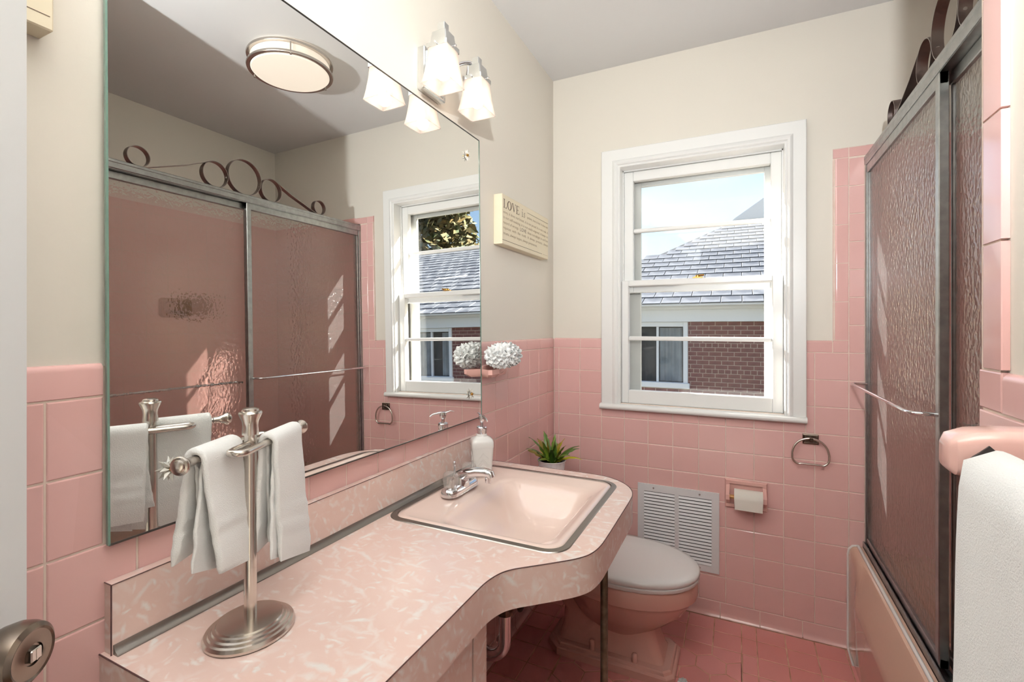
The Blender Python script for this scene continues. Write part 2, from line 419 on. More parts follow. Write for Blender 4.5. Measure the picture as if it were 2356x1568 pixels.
def arc(cx, cy_, r, a0, a1, n):
    return [(cx + r * math.cos(math.radians(a0 + (a1 - a0) * i / n)), cy_ + r * math.sin(math.radians(a0 + (a1 - a0) * i / n))) for i in range(n + 1)]
def rrect(x0, x1, y0, y1, r, n=6):
    return arc(x1 - r, y0 + r, r, -90, 0, n) + arc(x1 - r, y1 - r, r, 0, 90, n) + arc(x0 + r, y1 - r, r, 90, 180, n) + arc(x0 + r, y0 + r, r, 180, 270, n)
def rring(x0, x1, y0, y1, r, z, n=6): return [(x, y, z) for x, y in rrect(x0, x1, y0, y1, r, n)]
def catmull(pts, n=6, closed=False):
    P = [Vector(p) for p in pts]; out = []; m = len(P)
    rng = range(m) if closed else range(m - 1)
    for i in rng:
        p0 = P[i - 1] if (closed or i > 0) else P[0] * 2 - P[1]
        p1 = P[i]; p2 = P[(i + 1) % m]
        p3 = P[(i + 2) % m] if (closed or i + 2 < m) else P[-1] * 2 - P[-2]
        for k in range(n):
            t = k / n
            out.append(0.5 * ((2 * p1) + (-p0 + p2) * t + (2 * p0 - 5 * p1 + 4 * p2 - p3) * t * t + (-p0 + 3 * p1 - 3 * p2 + p3) * t ** 3))
    if not closed: out.append(P[-1])
    return [tuple(p) for p in out]

# ------------------------------------------------------------------ room numbers (metres; back-left floor corner at 0,0,0; tile faces at x=0 and y=0)
T = 0.1095; ZB = 0.067; CAPZ = ZB + 10 * T; CAPT = 1.212
CEIL = 2.512; GAP = 0.0030
TUBX = 2.06; NEARX = 1.12; NEARY = -1.463; ENDY = -2.62
COLT = 1.976; BX0, BX1 = 1.181, 1.2345       # tall bullnose column beside the shower

# --- floor
fl = part('floor', MB().box(-0.01, TUBX + 0.1, ENDY - 0.1, 0.01, -0.06, -0.0008), 'floor_grout')
tag(fl, 'rose-red tiled bathroom floor of squares and hexagons', kind='structure')
# --- ceiling
cl = part('ceiling', MB().box(-0.15, TUBX + 0.15, ENDY - 0.15, 0.2, CEIL, CEIL + 0.08), 'ceiling_paint')
tag(cl, 'smooth off-white painted ceiling', kind='structure')
# --- back wall with window opening
WX0, WX1, WZ0, WZ1 = 0.334, 1.014, 0.900, 2.020
wb = MB()
for a in [(-0.15, WX0, -0.1, CEIL), (WX1, TUBX + 0.15, -0.1, CEIL), (WX0, WX1, -0.1, WZ0), (WX0, WX1, WZ1, CEIL)]:
    wb.box(a[0], a[1], 0.008, 0.16, a[2], a[3])
wall_back = tag(part('wall_back', wb, 'plaster'), 'cream back wall with pink tile wainscot around the window', kind='structure')
gb = MB(); gb.box(-0.006, 0.29, 0.0018, 0.008, 0, CAPT - .006); gb.box(0.29, 1.05, 0.0018, 0.008, 0, 0.905); gb.box(1.05, 1.1835, 0.0018, 0.008, 0, CAPT - .006); gb.box(1.1835, 1.29, 0.0018, 0.008, 0, COLT - .004)
part('grout_bed', gb, 'grout', wall_back)
# --- left wall
wall_left = tag(part('wall_left', MB().box(-0.15, -0.008, ENDY - 0.1, 0.008, -0.1, CEIL), 'plaster'), 'cream left wall with pink tile below, behind the mirror', kind='structure')
part('grout_bed', MB().box(-0.008, -0.0018, ENDY + .05, 0, 0, CAPT - .006), 'grout', wall_left)
# --- tub alcove walls, near partition, wall behind the camera
def uvwall(name, quad, us, material, parent=None, label=None):
    me = bpy.data.meshes.new(name); me.from_pydata(quad, [], [(0, 1, 2, 3)]); uv = me.uv_layers.new(name='UVMap')
    for i, u in enumerate(us): uv.data[i].uv = u
    return link(name, me, material, parent)
wall_tub = tag(part('wall_tub', MB().box(TUBX, TUBX + 0.1, NEARY - .1, 0.01, -0.1, CEIL), 'plaster'), 'far side wall of the tub alcove behind the shower glass', kind='structure')
def slab(name, x0, x1, y0, y1, z0, z1, parent):
    mb = MB().box(x0, x1, y0, y1, z0, z1); me = mb.mesh(name); uv = me.uv_layers.new(name='UVMap')
    for pl in me.polygons:
        for li in pl.loop_indices:
            c = me.vertices[me.loops[li].vertex_index].co
            uv.data[li].uv = ((c.y if abs(pl.normal.x) > .5 else c.x) + 0.0363, c.z - ZB)
    return link(name, me, 'alcove_tile', parent)
slab('tile_field', TUBX - 0.008, TUBX, NEARY, 0.0, 0.30, COLT, wall_tub)
slab('tile_field', 1.335, TUBX - 0.008, 0.0, 0.008, 0.30, COLT, wall_back)
wall_right = MB(); wall_right.box(NEARX + 0.008, TUBX + 0.1, ENDY, NEARY - 0.008, -0.1, CEIL)
wall_right = tag(part('wall_right', wall_right, 'plaster'), 'cream partition wall at the near end of the tub', kind='structure')
slab('tile_field', 1.30, TUBX, NEARY - 0.008, NEARY, 0.30, COLT, wall_right)
part('grout_bed', MB().box(NEARX + .0018, NEARX + .008, ENDY + .2, NEARY - .008, 0, CAPT - .006).box(NEARX + .0018, NEARX + .008, NEARY - .052, NEARY - .004, CAPT - .02, 2.35).box(NEARX + .004, 1.30, NEARY - .008, NEARY - .0018, 0, 2.3), 'grout', wall_right)
wf = MB().box(-0.15, 0.46, ENDY - 0.12, ENDY, -0.1, CEIL).box(0.46, 1.2, ENDY - 0.12, ENDY, 2.05, CEIL).box(1.06, 1.2, ENDY - 0.12, ENDY, -0.1, 2.05)
tag(part('wall_front', wf, 'plaster'), 'cream doorway wall behind the camera', kind='structure')
hw = MB().box(-0.6, 2.2, ENDY - 1.3, ENDY - 1.2, -0.06, CEIL).box(-0.7, -0.6, ENDY - 1.3, ENDY - .1, -0.06, CEIL).box(2.2, 2.3, ENDY - 1.3, ENDY - .1, -0.06, CEIL).box(-0.7, 2.3, ENDY - 1.3, ENDY - .12, -.1, -.06).box(-0.7, 2.3, ENDY - 1.3, ENDY - .12, CEIL, CEIL + .05)
tag(part('wall_hall', hw, 'hall_paint'), 'plain hallway beyond the bathroom doorway', kind='structure')

# ------------------------------------------------------------------ tiles (one mesh object each)
TM = {}
def tile_mesh(w_, h_, kind='flat'):
    k = (round(w_, 4), round(h_, 4), kind)
    if k in TM: return TM[k]
    mb = MB(); W, H = w_ / 2 - GAP / 2, h_ / 2 - GAP / 2; d = 0.0078
    if kind == 'flat':
        rings = []
        for ins, z in ((0, -d), (0, -0.0016), (0.0007, -0.0005), (0.0018, 0.0)):
            rings.append([(-W + ins, -H + ins, z), (W - ins, -H + ins, z), (W - ins, H - ins, z), (-W + ins, H - ins, z)])
        mb.loft(rings, True, False, True)
        me = mb.mesh('tile')
    else:
        # cap: top edge (+Y) rounds back to the wall; base: bottom coves out to the floor; nose: left edge rounds back
        if kind == 'cap':
            r = 0.009; pr = [(-H, -d), (-H, -0.001), (-H + 0.001, 0)] + [(H - r + r * math.sin(a), -r + r * math.cos(a)) for a in [i * PI / 2 / 6 for i in range(7)]] + [(H, -r - .001)]
        elif kind == 'base':
            pr = [(-H, -d), (-H, 0.010), (-H + .002, 0.0095), (-H + 0.006, 0.0045), (-H + 0.014, 0.001), (-H + .022, 0), (H - 0.001, 0), (H, -0.001), (H, -d)]
        elif kind == 'nose':
            r = 0.013; pr = [(-H, -d)] + [(-H + r - r * math.cos(a), -r + r * math.sin(a)) for a in [i * PI / 2 / 6 for i in range(7)]] + [(H - .001, 0), (H, -.001), (H, -d)]
        n = len(pr)
        if kind == 'nose': vs = [(y, s * W, z) for s in (-1, 1) for (y, z) in pr]
        else: vs = [(s * W, y, z) for s in (-1, 1) for (y, z) in pr]
        fs = [(i, (i + 1) % n, n + (i + 1) % n, n + i) for i in range(n)] + [tuple(range(n)), tuple(range(2 * n - 1, n - 1, -1))]
        mb.add(vs, fs); me = mb.mesh('tile', 40)
    me.materials.append(M['wall_tile']); TM[k] = me
    return me
BASIS = {'back': Matrix(((1, 0, 0), (0, 0, -1), (0, 1, 0))), 'left': Matrix(((0, 0, 1), (1, 0, 0), (0, 1, 0))), 'right': Matrix(((0, 0, -1), (-1, 0, 0), (0, 1, 0)))}
def put_tile(wall, which, u0, u1, v0, v1, kind='flat', name=None, plane=0.0):
    u0, u1 = min(u0, u1), max(u0, u1)
    if u1 - u0 < 0.006 or v1 - v0 < 0.006: return
    me = tile_mesh(v1 - v0, u1 - u0, kind) if kind == 'nose' else tile_mesh(u1 - u0, v1 - v0, kind)
    u, v = (u0 + u1) / 2, (v0 + v1) / 2
    loc = {'back': (u, plane, v), 'left': (plane, u, v), 'right': (plane, u, v)}[which]
    jr = Matrix.Rotation(random.gauss(0, 0.0022), 3, 'X') @ Matrix.Rotation(random.gauss(0, 0.0022), 3, 'Y') if kind == 'flat' else Matrix.Identity(3)
    m = (BASIS[which] @ jr).to_4x4(); m.translation = Vector(loc)
    link(name or {'flat': 'tile', 'cap': 'cap_tile', 'base': 'base_tile', 'nose': 'bullnose_tile'}[kind], me, None, wall, matrix=m)
# back wall
XS = [0.0, 0.0253] + [0.0253 + T * k for k in range(1, 12)] + [1.2865]
XS[12] = 1.2345
CUTX0, CUTX1, CUTZ = 0.249, 1.089, 0.880
for i in range(len(XS) - 1):
    a, b = XS[i], XS[i + 1]
    for r in range(10):
        z0, z1 = ZB + r * T, ZB + (r + 1) * T
        if i == len(XS) - 2 and z1 < 0.41: continue
        if z1 <= CUTZ + 0.001 or b <= CUTX0 + 0.002 or a >= CUTX1 - 0.002: put_tile(wall_back, 'back', a, b, z0, z1)
        elif z0 < CUTZ and b > CUTX1: put_tile(wall_back, 'back', a, CUTX1, z0, CUTZ); put_tile(wall_back, 'back', CUTX1, b, z0, z1)
        elif z0 < CUTZ: put_tile(wall_back, 'back', a, b, z0, CUTZ)
        elif a < CUTX0: put_tile(wall_back, 'back', a, CUTX0, z0, z1)
        elif b > CUTX1: put_tile(wall_back, 'back', CUTX1, b, z0, z1)
for a, b in ((0.0, 0.137), (0.137, 0.249)): put_tile(wall_back, 'back', a, b, CAPZ, CAPT, 'cap')
put_tile(wall_back, 'back', 1.089, BX0, CAPZ, CAPT, 'cap')
put_tile(wall_back, 'back', BX0, BX1, CAPZ, CAPT, 'flat')
zz = [CAPT]
while zz[-1] < COLT - 0.043 - 0.001: zz.append(min(zz[-1] + 0.1525, COLT - 0.043))
for a, b in zip(zz[:-1], zz[1:]): put_tile(wall_back, 'back', BX0, BX1, a, b, 'nose')
put_tile(wall_back, 'back', BX0, BX1, COLT - 0.043, COLT, 'cap'); put_tile(wall_back, 'back', BX1, 1.335, COLT - 0.043, COLT, 'cap')
zz = [CAPZ]
while zz[-1] < COLT - 0.044: zz.append(min(zz[-1] + T, COLT - 0.043))
for a, b in zip(zz[:-1], zz[1:]): put_tile(wall_back, 'back', BX1, 1.2865, a, b)
x = 1.232
while x > 0.05:
    put_tile(wall_back, 'back', max(x - 0.154, 0.0), x, 0.0, ZB, 'base'); x -= 0.154
# left wall
YS = [0.0] + [-(0.0927 + T * j) for j in range(0, 24)]
MY0, MY1 = -1.888, -0.772
for i in range(len(YS) - 1):
    a, b = YS[i], YS[i + 1]                    # a > b
    for r in range(10):
        z0, z1 = ZB + r * T, ZB + (r + 1) * T
        if b < ENDY + 0.1: continue
        if a > MY1 + .001:                     # right of the mirror
            put_tile(wall_left, 'left', max(b, MY1) if r >= 8 else b, a, z0, z1)
        elif b < MY0 - .001:                   # left of the mirror and the counter
            put_tile(wall_left, 'left', b, min(a, MY0) if r >= 8 else a, z0, z1)
        elif r == 7 or (r < 6 and b > -1.45): put_tile(wall_left, 'left', b, a, z0, z1)
        elif r >= 8 and a > MY1: put_tile(wall_left, 'left', MY1, a, z0, z1)
for r in range(8, 10): put_tile(wall_left, 'left', MY0, -1.9543, ZB + r * T, ZB + (r + 1) * T)
y = 0.0
for L_ in [0.03] + [0.154] * 5:
    if y - L_ < MY1: L_ = y - MY1
    put_tile(wall_left, 'left', y - L_, y, CAPZ, CAPT, 'cap'); y -= L_
y = MY0
for k in range(4): put_tile(wall_left, 'left', y - 0.154, y, CAPZ, CAPT, 'cap'); y -= 0.154
y = 0.0
while y > -1.45: put_tile(wall_left, 'left', y - .154, y, 0.0, ZB, 'base'); y -= .154
# near partition (right edge of the picture)
zz = [CAPT]
while zz[-1] < 2.4: zz.append(zz[-1] + 0.1525)
for a, b in zip(zz[:-1], zz[1:]):
    put_tile(wall_right, 'right', NEARY - 0.060, NEARY, a, b, 'nose', plane=NEARX)
put_tile(wall_right, 'right', NEARY - 0.060, NEARY, CAPZ, CAPT, 'flat', plane=NEARX)
y = NEARY - 0.060
for k in range(6): put_tile(wall_right, 'right', y - .154, y, CAPZ, CAPT, 'cap', plane=NEARX); y -= .154
for r in range(4, 10):
    y = NEARY
    for k in range(9): put_tile(wall_right, 'right', y - T, y, ZB + r * T, ZB + (r + 1) * T, plane=NEARX); y -= T

# floor tiles: squares round the edge, hexagons in the middle
def clip(poly, ax, val, keep_less):
    out = []
    for i in range(len(poly)):
        p, q = poly[i], poly[(i + 1) % len(poly)]
        ip = (p[ax] <= val) == keep_less; iq = (q[ax] <= val) == keep_less
        if ip: out.append(p)
        if ip != iq:
            t = (val - p[ax]) / (q[ax] - p[ax]); out.append((p[0] + t * (q[0] - p[0]), p[1] + t * (q[1] - p[1])))
    return out
FM = {}
def floor_tile(poly, parent):
    cx = sum(p[0] for p in poly) / len(poly); cyy = sum(p[1] for p in poly) / len(poly)
    ar = abs(sum(poly[i][0] * poly[(i + 1) % len(poly)][1] - poly[(i + 1) % len(poly)][0] * poly[i][1] for i in range(len(poly)))) / 2
    if ar < 4e-4: return
    key = tuple((round(p[0] - cx, 3), round(p[1] - cyy, 3)) for p in poly)
    if key not in FM:
        g = 0.0013; rings = []
        for ins, z in ((g, -.006), (g, -.0012), (g + .0015, 0.0)):
            rr = []
            n = len(poly)
            for i in range(n):
                a, b, c = (Vector((poly[(i + k) % n][0] - cx, poly[(i + k) % n][1] - cyy)) for k in (-1, 0, 1))
                e1 = (b - a).normalized(); e2 = (c - b).normalized(); n1 = Vector((-e1.y, e1.x)); n2 = Vector((-e2.y, e2.x))
                bis = (n1 + n2); s = ins / max(0.3, bis.normalized().dot(n1)); q = b + bis.normalized() * s
                rr.append((q.x, q.y, z))
            rings.append(rr)
        me = MB().loft(rings, True, False, True).mesh('floor_tile'); me.materials.append(M['floor_tile']); FM[key] = me
    link('floor_tile', FM[key], None, parent, matrix=Matrix.Translation((cx, cyy, 0)))
F = 0.1035
def sq(x0, x1, y0, y1): floor_tile([(x0, y0), (x1, y0), (x1, y1), (x0, y1)], fl)
cols_l = [0.004, 0.018, 0.1215, 0.225]; cols_r = [0.8555, 0.9085, 1.0125, 1.1165, 1.2205, 1.24]
mid = [0.7495 + 0.104 * (k - 5) for k in range(0, 7)]           # .2295 ... .8535
rows = [-0.012, -0.108, -0.2155]
for j in range(2):
    xs = cols_l[:-1] + mid + cols_r[1:]
    for a, b in zip(xs[:-1], xs[1:]):
        if b - a > 0.01: sq(a, b, rows[j + 1], rows[j])
y = -0.2155; yl = [-0.2155]
for a in [0.1] * 3: yl.append(yl[-1] - a)
yl = [-0.2155, -0.309, -0.4115] + [-0.514 - 0.1025 * k for k in range(0, 12)]
for a, b in zip(yl[:-1], yl[1:]):
    for x0, x1 in zip(cols_l[:-1], cols_l[1:]): sq(x0, x1, b, a)
yr = [-0.2155 - 0.1085 * k for k in range(0, 14)]
for a, b in zip(yr[:-1], yr[1:]):
    for x0, x1 in zip(cols_r[:-1], cols_r[1:]):
        if x1 - x0 > .015: sq(x0, x1, b, a)
for j in range(-1, 14):
    yc = -0.3305 - 0.0903 * j
    for k in range(-1, 7):
        xc = 0.2295 + 0.104 * k + (0.052 if j % 2 else 0)
        h = [(xc + 0.06 * math.cos(math.radians(30 + 60 * i)), yc + 0.06 * math.sin(math.radians(30 + 60 * i))) for i in range(6)]
        h = clip(h, 0, 0.227, False); h = clip(h, 0, 0.8545, True) if len(h) > 2 else h
        h = clip(h, 1, -0.2155, True) if len(h) > 2 else h
        if len(h) > 2:
            c = [h[0]]
            for p in h[1:]:
                if abs(p[0] - c[-1][0]) + abs(p[1] - c[-1][1]) > 1e-4: c.append(p)
            if abs(c[0][0] - c[-1][0]) + abs(c[0][1] - c[-1][1]) < 1e-4: c.pop()
            if len(c) > 2: floor_tile(c, fl)
# ------------------------------------------------------------------ window
win = thing('window_1', 'white double-hung window with four panes and rounded stool', None, (0.67, 0, 0.90), kind='structure')
def frame_bars(name, x0, x1, z0, z1, wl_, wr, wt, wbm, y0, y1, m, parent, b=0.003):
    part(name, MB().bbox(x0, x0 + wl_, y0, y1, z0, z1, b), m, parent); part(name, MB().bbox(x1 - wr, x1, y0, y1, z0, z1, b), m, parent)
    part(name, MB().bbox(x0 + wl_, x1 - wr, y0 + .0005, y1, z1 - wt, z1, b), m, parent); part(name, MB().bbox(x0 + wl_, x1 - wr, y0 + .0005, y1, z0, z0 + wbm, b), m, parent)
# casing: flat board with a raised inner moulding, mitred at the top corners
def casing(pts_outer, pts_inner, name):
    # profile across the board: (t 0..1, y)
    prof = [(0, 0.010), (0, -0.016), (0.03, -0.0185), (0.60, -0.0185), (0.66, -0.023), (0.76, -0.025), (0.84, -0.022), (0.90, -0.015), (0.95, -0.017), (1.0, -0.014), (1.0, 0.055)]
    rings = []
    for (o, i) in zip(pts_outer, pts_inner):
        rings.append([(o[0] + (i[0] - o[0]) * t, yy, o[1] + (i[1] - o[1]) * t) for t, yy in prof])
    part(name, MB().loft(rings), 'white_paint', win, 30)
OX0, OX1, OZ1, IX0, IX1, IZ1, SZ = 0.2475, 1.0905, 2.1045, 0.336, 1.0125, 2.019, 0.900
casing([(OX0, SZ), (OX0, OZ1)], [(IX0, SZ), (IX0, IZ1)], 'casing')
casing([(OX0, OZ1), (OX1, OZ1)], [(IX0, IZ1), (IX1, IZ1)], 'casing')
casing([(OX1, OZ1), (OX1, SZ)], [(IX1, IZ1), (IX1, SZ)], 'casing')
st = [(0.06, 0.876), (-0.026, 0.876)] + [(-0.026 - 0.0125 * math.sin(a), 0.8885 - 0.0125 * math.cos(a)) for a in [i * PI / 8 for i in range(1, 8)]] + [(-0.026, 0.901), (0.06, 0.903)]
mbs = MB(); n = len(st); mbs.add([(x_, yy, zz_) for x_ in (0.243, 1.0915) for yy, zz_ in st], [(i, (i + 1) % n, n + (i + 1) % n, n + i) for i in range(n)] + [tuple(range(n)), tuple(range(2 * n - 1, n - 1, -1))])
part('stool', mbs, 'white_paint', win, 35)
part('jamb', MB().box(WX0 - .001, WX0 + .006, 0.05, 0.159, WZ0, WZ1).box(WX1 - .006, WX1 + .001, 0.05, 0.159, WZ0, WZ1).box(WX0, WX1, 0.05, 0.159, WZ1 - .006, WZ1 + .001).box(WX0, WX1, 0.05, 0.17, WZ0 - .001, WZ0 + .008), 'white_paint', win)
# lower sash (inner), upper sash (outer)
ls = part('lower_sash', MB().bbox(0.337, 0.3695, 0.018, 0.052, 0.9035, 1.4855, .003), 'white_paint', win)
part('stile', MB().bbox(0.9705, 1.0115, 0.018, 0.052, 0.9035, 1.4855, .003), 'white_paint', ls)
part('rail', MB().bbox(0.3695, 0.9705, 0.0185, 0.052, 0.9035, 0.966, .003), 'white_paint', ls)
part('rail', MB().bbox(0.3695, 0.9705, 0.0185, 0.052, 1.4590, 1.4855, .003), 'white_paint', ls)
part('muntin', MB().bbox(0.3695, 0.9705, 0.022, 0.050, 1.2015, 1.2205, .004), 'white_paint', ls)
part('pane', MB().box(0.364, 0.976, 0.036, 0.0385, 0.960, 1.206), 'window_glass', ls)
part('pane', MB().box(0.364, 0.976, 0.036, 0.0385, 1.216, 1.464), 'window_glass', ls)
us = part('upper_sash', MB().bbox(0.340, 0.3835, 0.058, 0.090, 1.430, 2.013, .003), 'white_paint', win)
part('stile', MB().bbox(0.9665, 1.0085, 0.058, 0.090, 1.430, 2.013, .003), 'white_paint', us)
part('rail', MB().bbox(0.3835, 0.9665, 0.0585, 0.090, 1.9665, 2.013, .003), 'white_paint', us)
part('rail', MB().bbox(0.3835, 0.9665, 0.0585, 0.090, 1.430, 1.476, .003), 'white_paint', us)
part('muntin', MB().bbox(0.3835, 0.9665, 0.061, 0.088, 1.7185, 1.7365, .004), 'white_paint', us)
part('pane', MB().box(0.378, 0.972, 0.0735, 0.076, 1.470, 1.724), 'window_glass', us)
part('pane', MB().box(0.378, 0.972, 0.0735, 0.076, 1.732, 1.972), 'window_glass', us)
# dark parting track and outer storm frame with its own glass
part('track', MB().box(0.3405, 0.346, 0.092, 0.112, 0.91, 2.01).box(1.003, 1.008, 0.092, 0.112, 0.91, 2.01), 'track_dark', win)
frame_bars('storm_frame', 0.346, 1.003, 0.910, 2.012, 0.064, 0.058, 0.062, 0.03, 0.116, 0.134, 'storm_metal', win, .002)
part('storm_pane', MB().box(0.405, 0.950, 0.124, 0.1265, 0.935, 1.955), 'window_glass', win)
lk = part('sash_lock', MB().bbox(0.655, 0.697, 0.020, 0.042, 1.4855, 1.4905, .001), 'brass', win)
part('cam', MB().lathe([(0.011, 0), (0.011, 0.006), (0.007, 0.010), (0.0, 0.011)], (0.676, 0.032, 1.4905), 16), 'brass', lk, 40)
part('lever', MB().tube([(0.676, 0.032, 1.4955), (0.690, 0.024, 1.497), (0.703, 0.019, 1.497)], [0.005, 0.004, 0.0045], 8), 'brass', lk, 40)

# ------------------------------------------------------------------ outdoors
tag(part('ground', MB().box(-30, 40, 0.3, 60, -1.3, -1.0), 'yard'), 'winter yard ground outside the window', kind='structure')
hs = thing('neighbor_house', 'red brick house with slate roof seen through the window', 'house', (2, 5.8, -1.0))
HY = 5.8
part('wall_bed', MB().box(-2.2, -0.95, HY, HY + .15, -1.0, 1.36).box(0.10, 4.36, HY, HY + .15, -1.0, 1.36).box(5.35, 9.0, HY, HY + .15, -1.0, 1.36).box(-0.95, 0.10, HY, HY + .15, -1.0, 0.285).box(4.36, 5.35, HY, HY + .15, -1.0, 0.285), 'mortar', hs)
BL, BH = 0.180, 0.0677
bm_full = MB().bbox(-BL / 2 + .006, BL / 2 - .006, -0.010, 0.02, -BH / 2 + .0055, BH / 2 - .0055, .003).mesh('brick'); bm_full.materials.append(M['brick_red'])
BK = {}
stuffb = MB()
def brick(x0, x1, zc_):
    if x1 - x0 < .035: return
    vis = (0.0 < (x0 + x1) / 2 < 1.45 or 3.5 < (x0 + x1) / 2 < 4.36) and zc_ > 0.15
    if not vis: stuffb.bbox(x0 + .006, x1 - .006, HY - .010, HY + .02, zc_ - BH / 2 + .0055, zc_ + BH / 2 - .0055, .003); return
    k = round(x1 - x0, 3)
    if k not in BK:
        BK[k] = bm_full if abs(k - BL) < .002 else MB().bbox(-k / 2 + .006, k / 2 - .006, -0.010, 0.02, -BH / 2 + .0055, BH / 2 - .0055, .003).mesh('brick')
        if not BK[k].materials: BK[k].materials.append(M['brick_red'])
    link('brick', BK[k], None, hs, loc=((x0 + x1) / 2, HY + random.uniform(-.002, .002), zc_))
r = 0
z = 1.355 - BH / 2
while z > -0.6:
    header = (r % 6 == 5)
    bl = BL / 2 if header else BL
    for (xa, xb) in ((-2.2, 9.0),):
        x = xa - (bl / 2 if (r % 2 and not header) else (bl / 2 if header else 0))
        while x < xb:
            x0, x1 = max(x, xa), min(x + bl, xb)
            for (wa, wb_) in ((-0.95, 0.10), (4.36, 5.35)):
                if z > 0.285 - BH / 2:
                    if x0 >= wa and x1 <= wb_: x0 = x1
                    elif x0 < wa < x1: x1 = wa
                    elif x0 < wb_ < x1: x0 = wb_
            if x1 > x0: brick(x0, x1, z)
            x += bl
    z -= BH; r += 1
tag(part('brick_field', stuffb, 'brick_red', hs), 'brickwork', kind='stuff')
part('frieze', MB().box(-2.3, 9.0, HY - .10, HY + .1, 1.355, 1.60).bbox(-2.3, 9.0, HY - .16, HY - .10, 1.545, 1.60, .01), 'house_white', hs)
part('soffit', MB().box(-2.4, 9.1, HY - .36, HY + .1, 1.59, 1.605), 'house_white', hs)
part('gutter', MB().tube([(-2.4, HY - .37, 1.615), (9.1, HY - .37, 1.615)], 0.028, 10), 'house_white', hs, 40)
def house_window(x0, x1, z0, z1, mull):
    wdo = part('window', MB().box(x0 + .05, x1 - .05, HY + .11, HY + .14, z0, z1), 'dark_room', hs)
    for a, b, c, d in ((x0, x0 + .07, z0, z1), (x1 - .07, x1, z0, z1)): part('window_frame', MB().bbox(a, b, HY - .03, HY + .06, c, d, .006), 'house_white', wdo)
    part('window_frame', MB().bbox(x0 + .07, x1 - .07, HY - .03, HY + .06, z1 - .08, z1, .006), 'house_white', wdo)
    part('sill', MB().bbox(x0 - .03, x1 + .03, HY - .06, HY + .06, z0, z0 + .09, .008), 'house_white', wdo)
    part('mullion', MB().bbox(mull - .018, mull + .018, HY - .005, HY + .05, z0 + .09, z1 - .08, .004), 'house_white', wdo)
    for a, b in ((x0 + .07, mull - .018), (mull + .018, x1 - .07)): part('pane', MB().box(a, b, HY + .03, HY + .034, z0 + .09, z1 - .08), 'window_glass', wdo)
    cu = MB(); xx = mull + .03; pts = []
    while xx < x1 - .08: pts.append((xx, HY + .085 + .015 * math.sin(xx * 60))); xx += .012
    cu.add([(p[0], p[1], z_) for z_ in (z0 + .1, z1 - .1) for p in pts], [(i, i + 1, len(pts) + i + 1, len(pts) + i) for i in range(len(pts) - 1)])
    part('curtain', cu, 'curtain', wdo, 60)
    cu = MB(); xx = x0 + .08; pts = []
    while xx < x0 + .3: pts.append((xx, HY + .085 + .015 * math.sin(xx * 60))); xx += .012
    cu.add([(p[0], p[1], z_) for z_ in (z0 + .1, z1 - .1) for p in pts], [(i, i + 1, len(pts) + i + 1, len(pts) + i) for i in range(len(pts) - 1)])
    part('curtain', cu, 'curtain', wdo, 60)
house_window(-0.95, 0.10, 0.285, 1.355, -0.37); house_window(4.36, 5.35, 0.285, 1.355, 4.86)
# slate roof: bed plus rows of slates; the ones the window shows singly, the rest joined
RY, RZ, AL = 5.42, 1.615, 0.42
def roofp(x, y, d=0.0): return (x, y - d * 0.387, RZ + AL * (y - RY) + d * 0.922)
HIP = lambda y: -2.26 + (y - 5.45) / 1.83
rb = MB().add([roofp(-2.26, RY), roofp(9.2, RY), roofp(9.2, 10.9), roofp(0.72, 10.9), (9.2, 10.9, 1.6), (0.72, 10.9, 1.6), (-2.26, RY, 1.60), (9.2, RY, 1.60)],
              [(0, 1, 2, 3), (3, 2, 4, 5), (0, 3, 5, 6), (0, 6, 7, 1), (1, 7, 4, 2), (5, 4, 7, 6)])
part('roof', rb, 'slate_bed', hs)
SW, EX = 0.285, 0.30; cs, sn = 1 / math.hypot(1, AL), AL / math.hypot(1, AL)
sm = MB().bbox(-SW / 2 + .004, SW / 2 - .004, 0, EX * 1.25, 0.0, 0.022, .004)
smesh = sm.xf(Matrix.Rotation(math.atan(AL) - 0.05, 4, 'X')).mesh('slate'); smesh.materials.append(M['slate'])
stuff = MB(); yv = RY - .02; rr = 0; cnt = 0
while yv < 10.75:
    x = -2.4 + (SW / 2 if rr % 2 else 0)
    while x < 9.0:
        if x - SW / 2 > HIP(yv) - .05:
            p = roofp(x, yv, 0.012 + random.uniform(0, .004))
            if -1.6 < x < 1.75 and yv < 10.9 and cnt < 300 and x < (1.0 + .18 * (yv - 5)):
                link('slate', smesh, None, hs, loc=p); cnt += 1
            else: stuff.add([Vector(v.co) + Vector(p) for v in smesh.vertices], [tuple(f.vertices) for f in smesh.polygons])
        x += SW
    yv += EX * cs; rr += 1
tag(part('slate_field', stuff, 'slate', hs), 'rows of slates', kind='stuff')
part('snow_patch', MB().loft([[roofp(5.2 + a * 1.0 + .1 * math.sin(9 * a), 7.6 + b * .5 * (1 - a * .6), .03 * (1 - abs(b - .5))) for b in (0, .25, .5, .75, 1)] for a in [i / 8 for i in range(9)]], False, False, False), 'snow', hs, 60)
gr = MB().prism([(0.3, 3.6), (0.72, 4.0), (2.4, 5.15), (4.0, 3.9), (4.0, 3.4), (0.3, 3.4)], 10.95, 12.6, 'y')
part('rear_gable', gr, 'far_roof', hs)
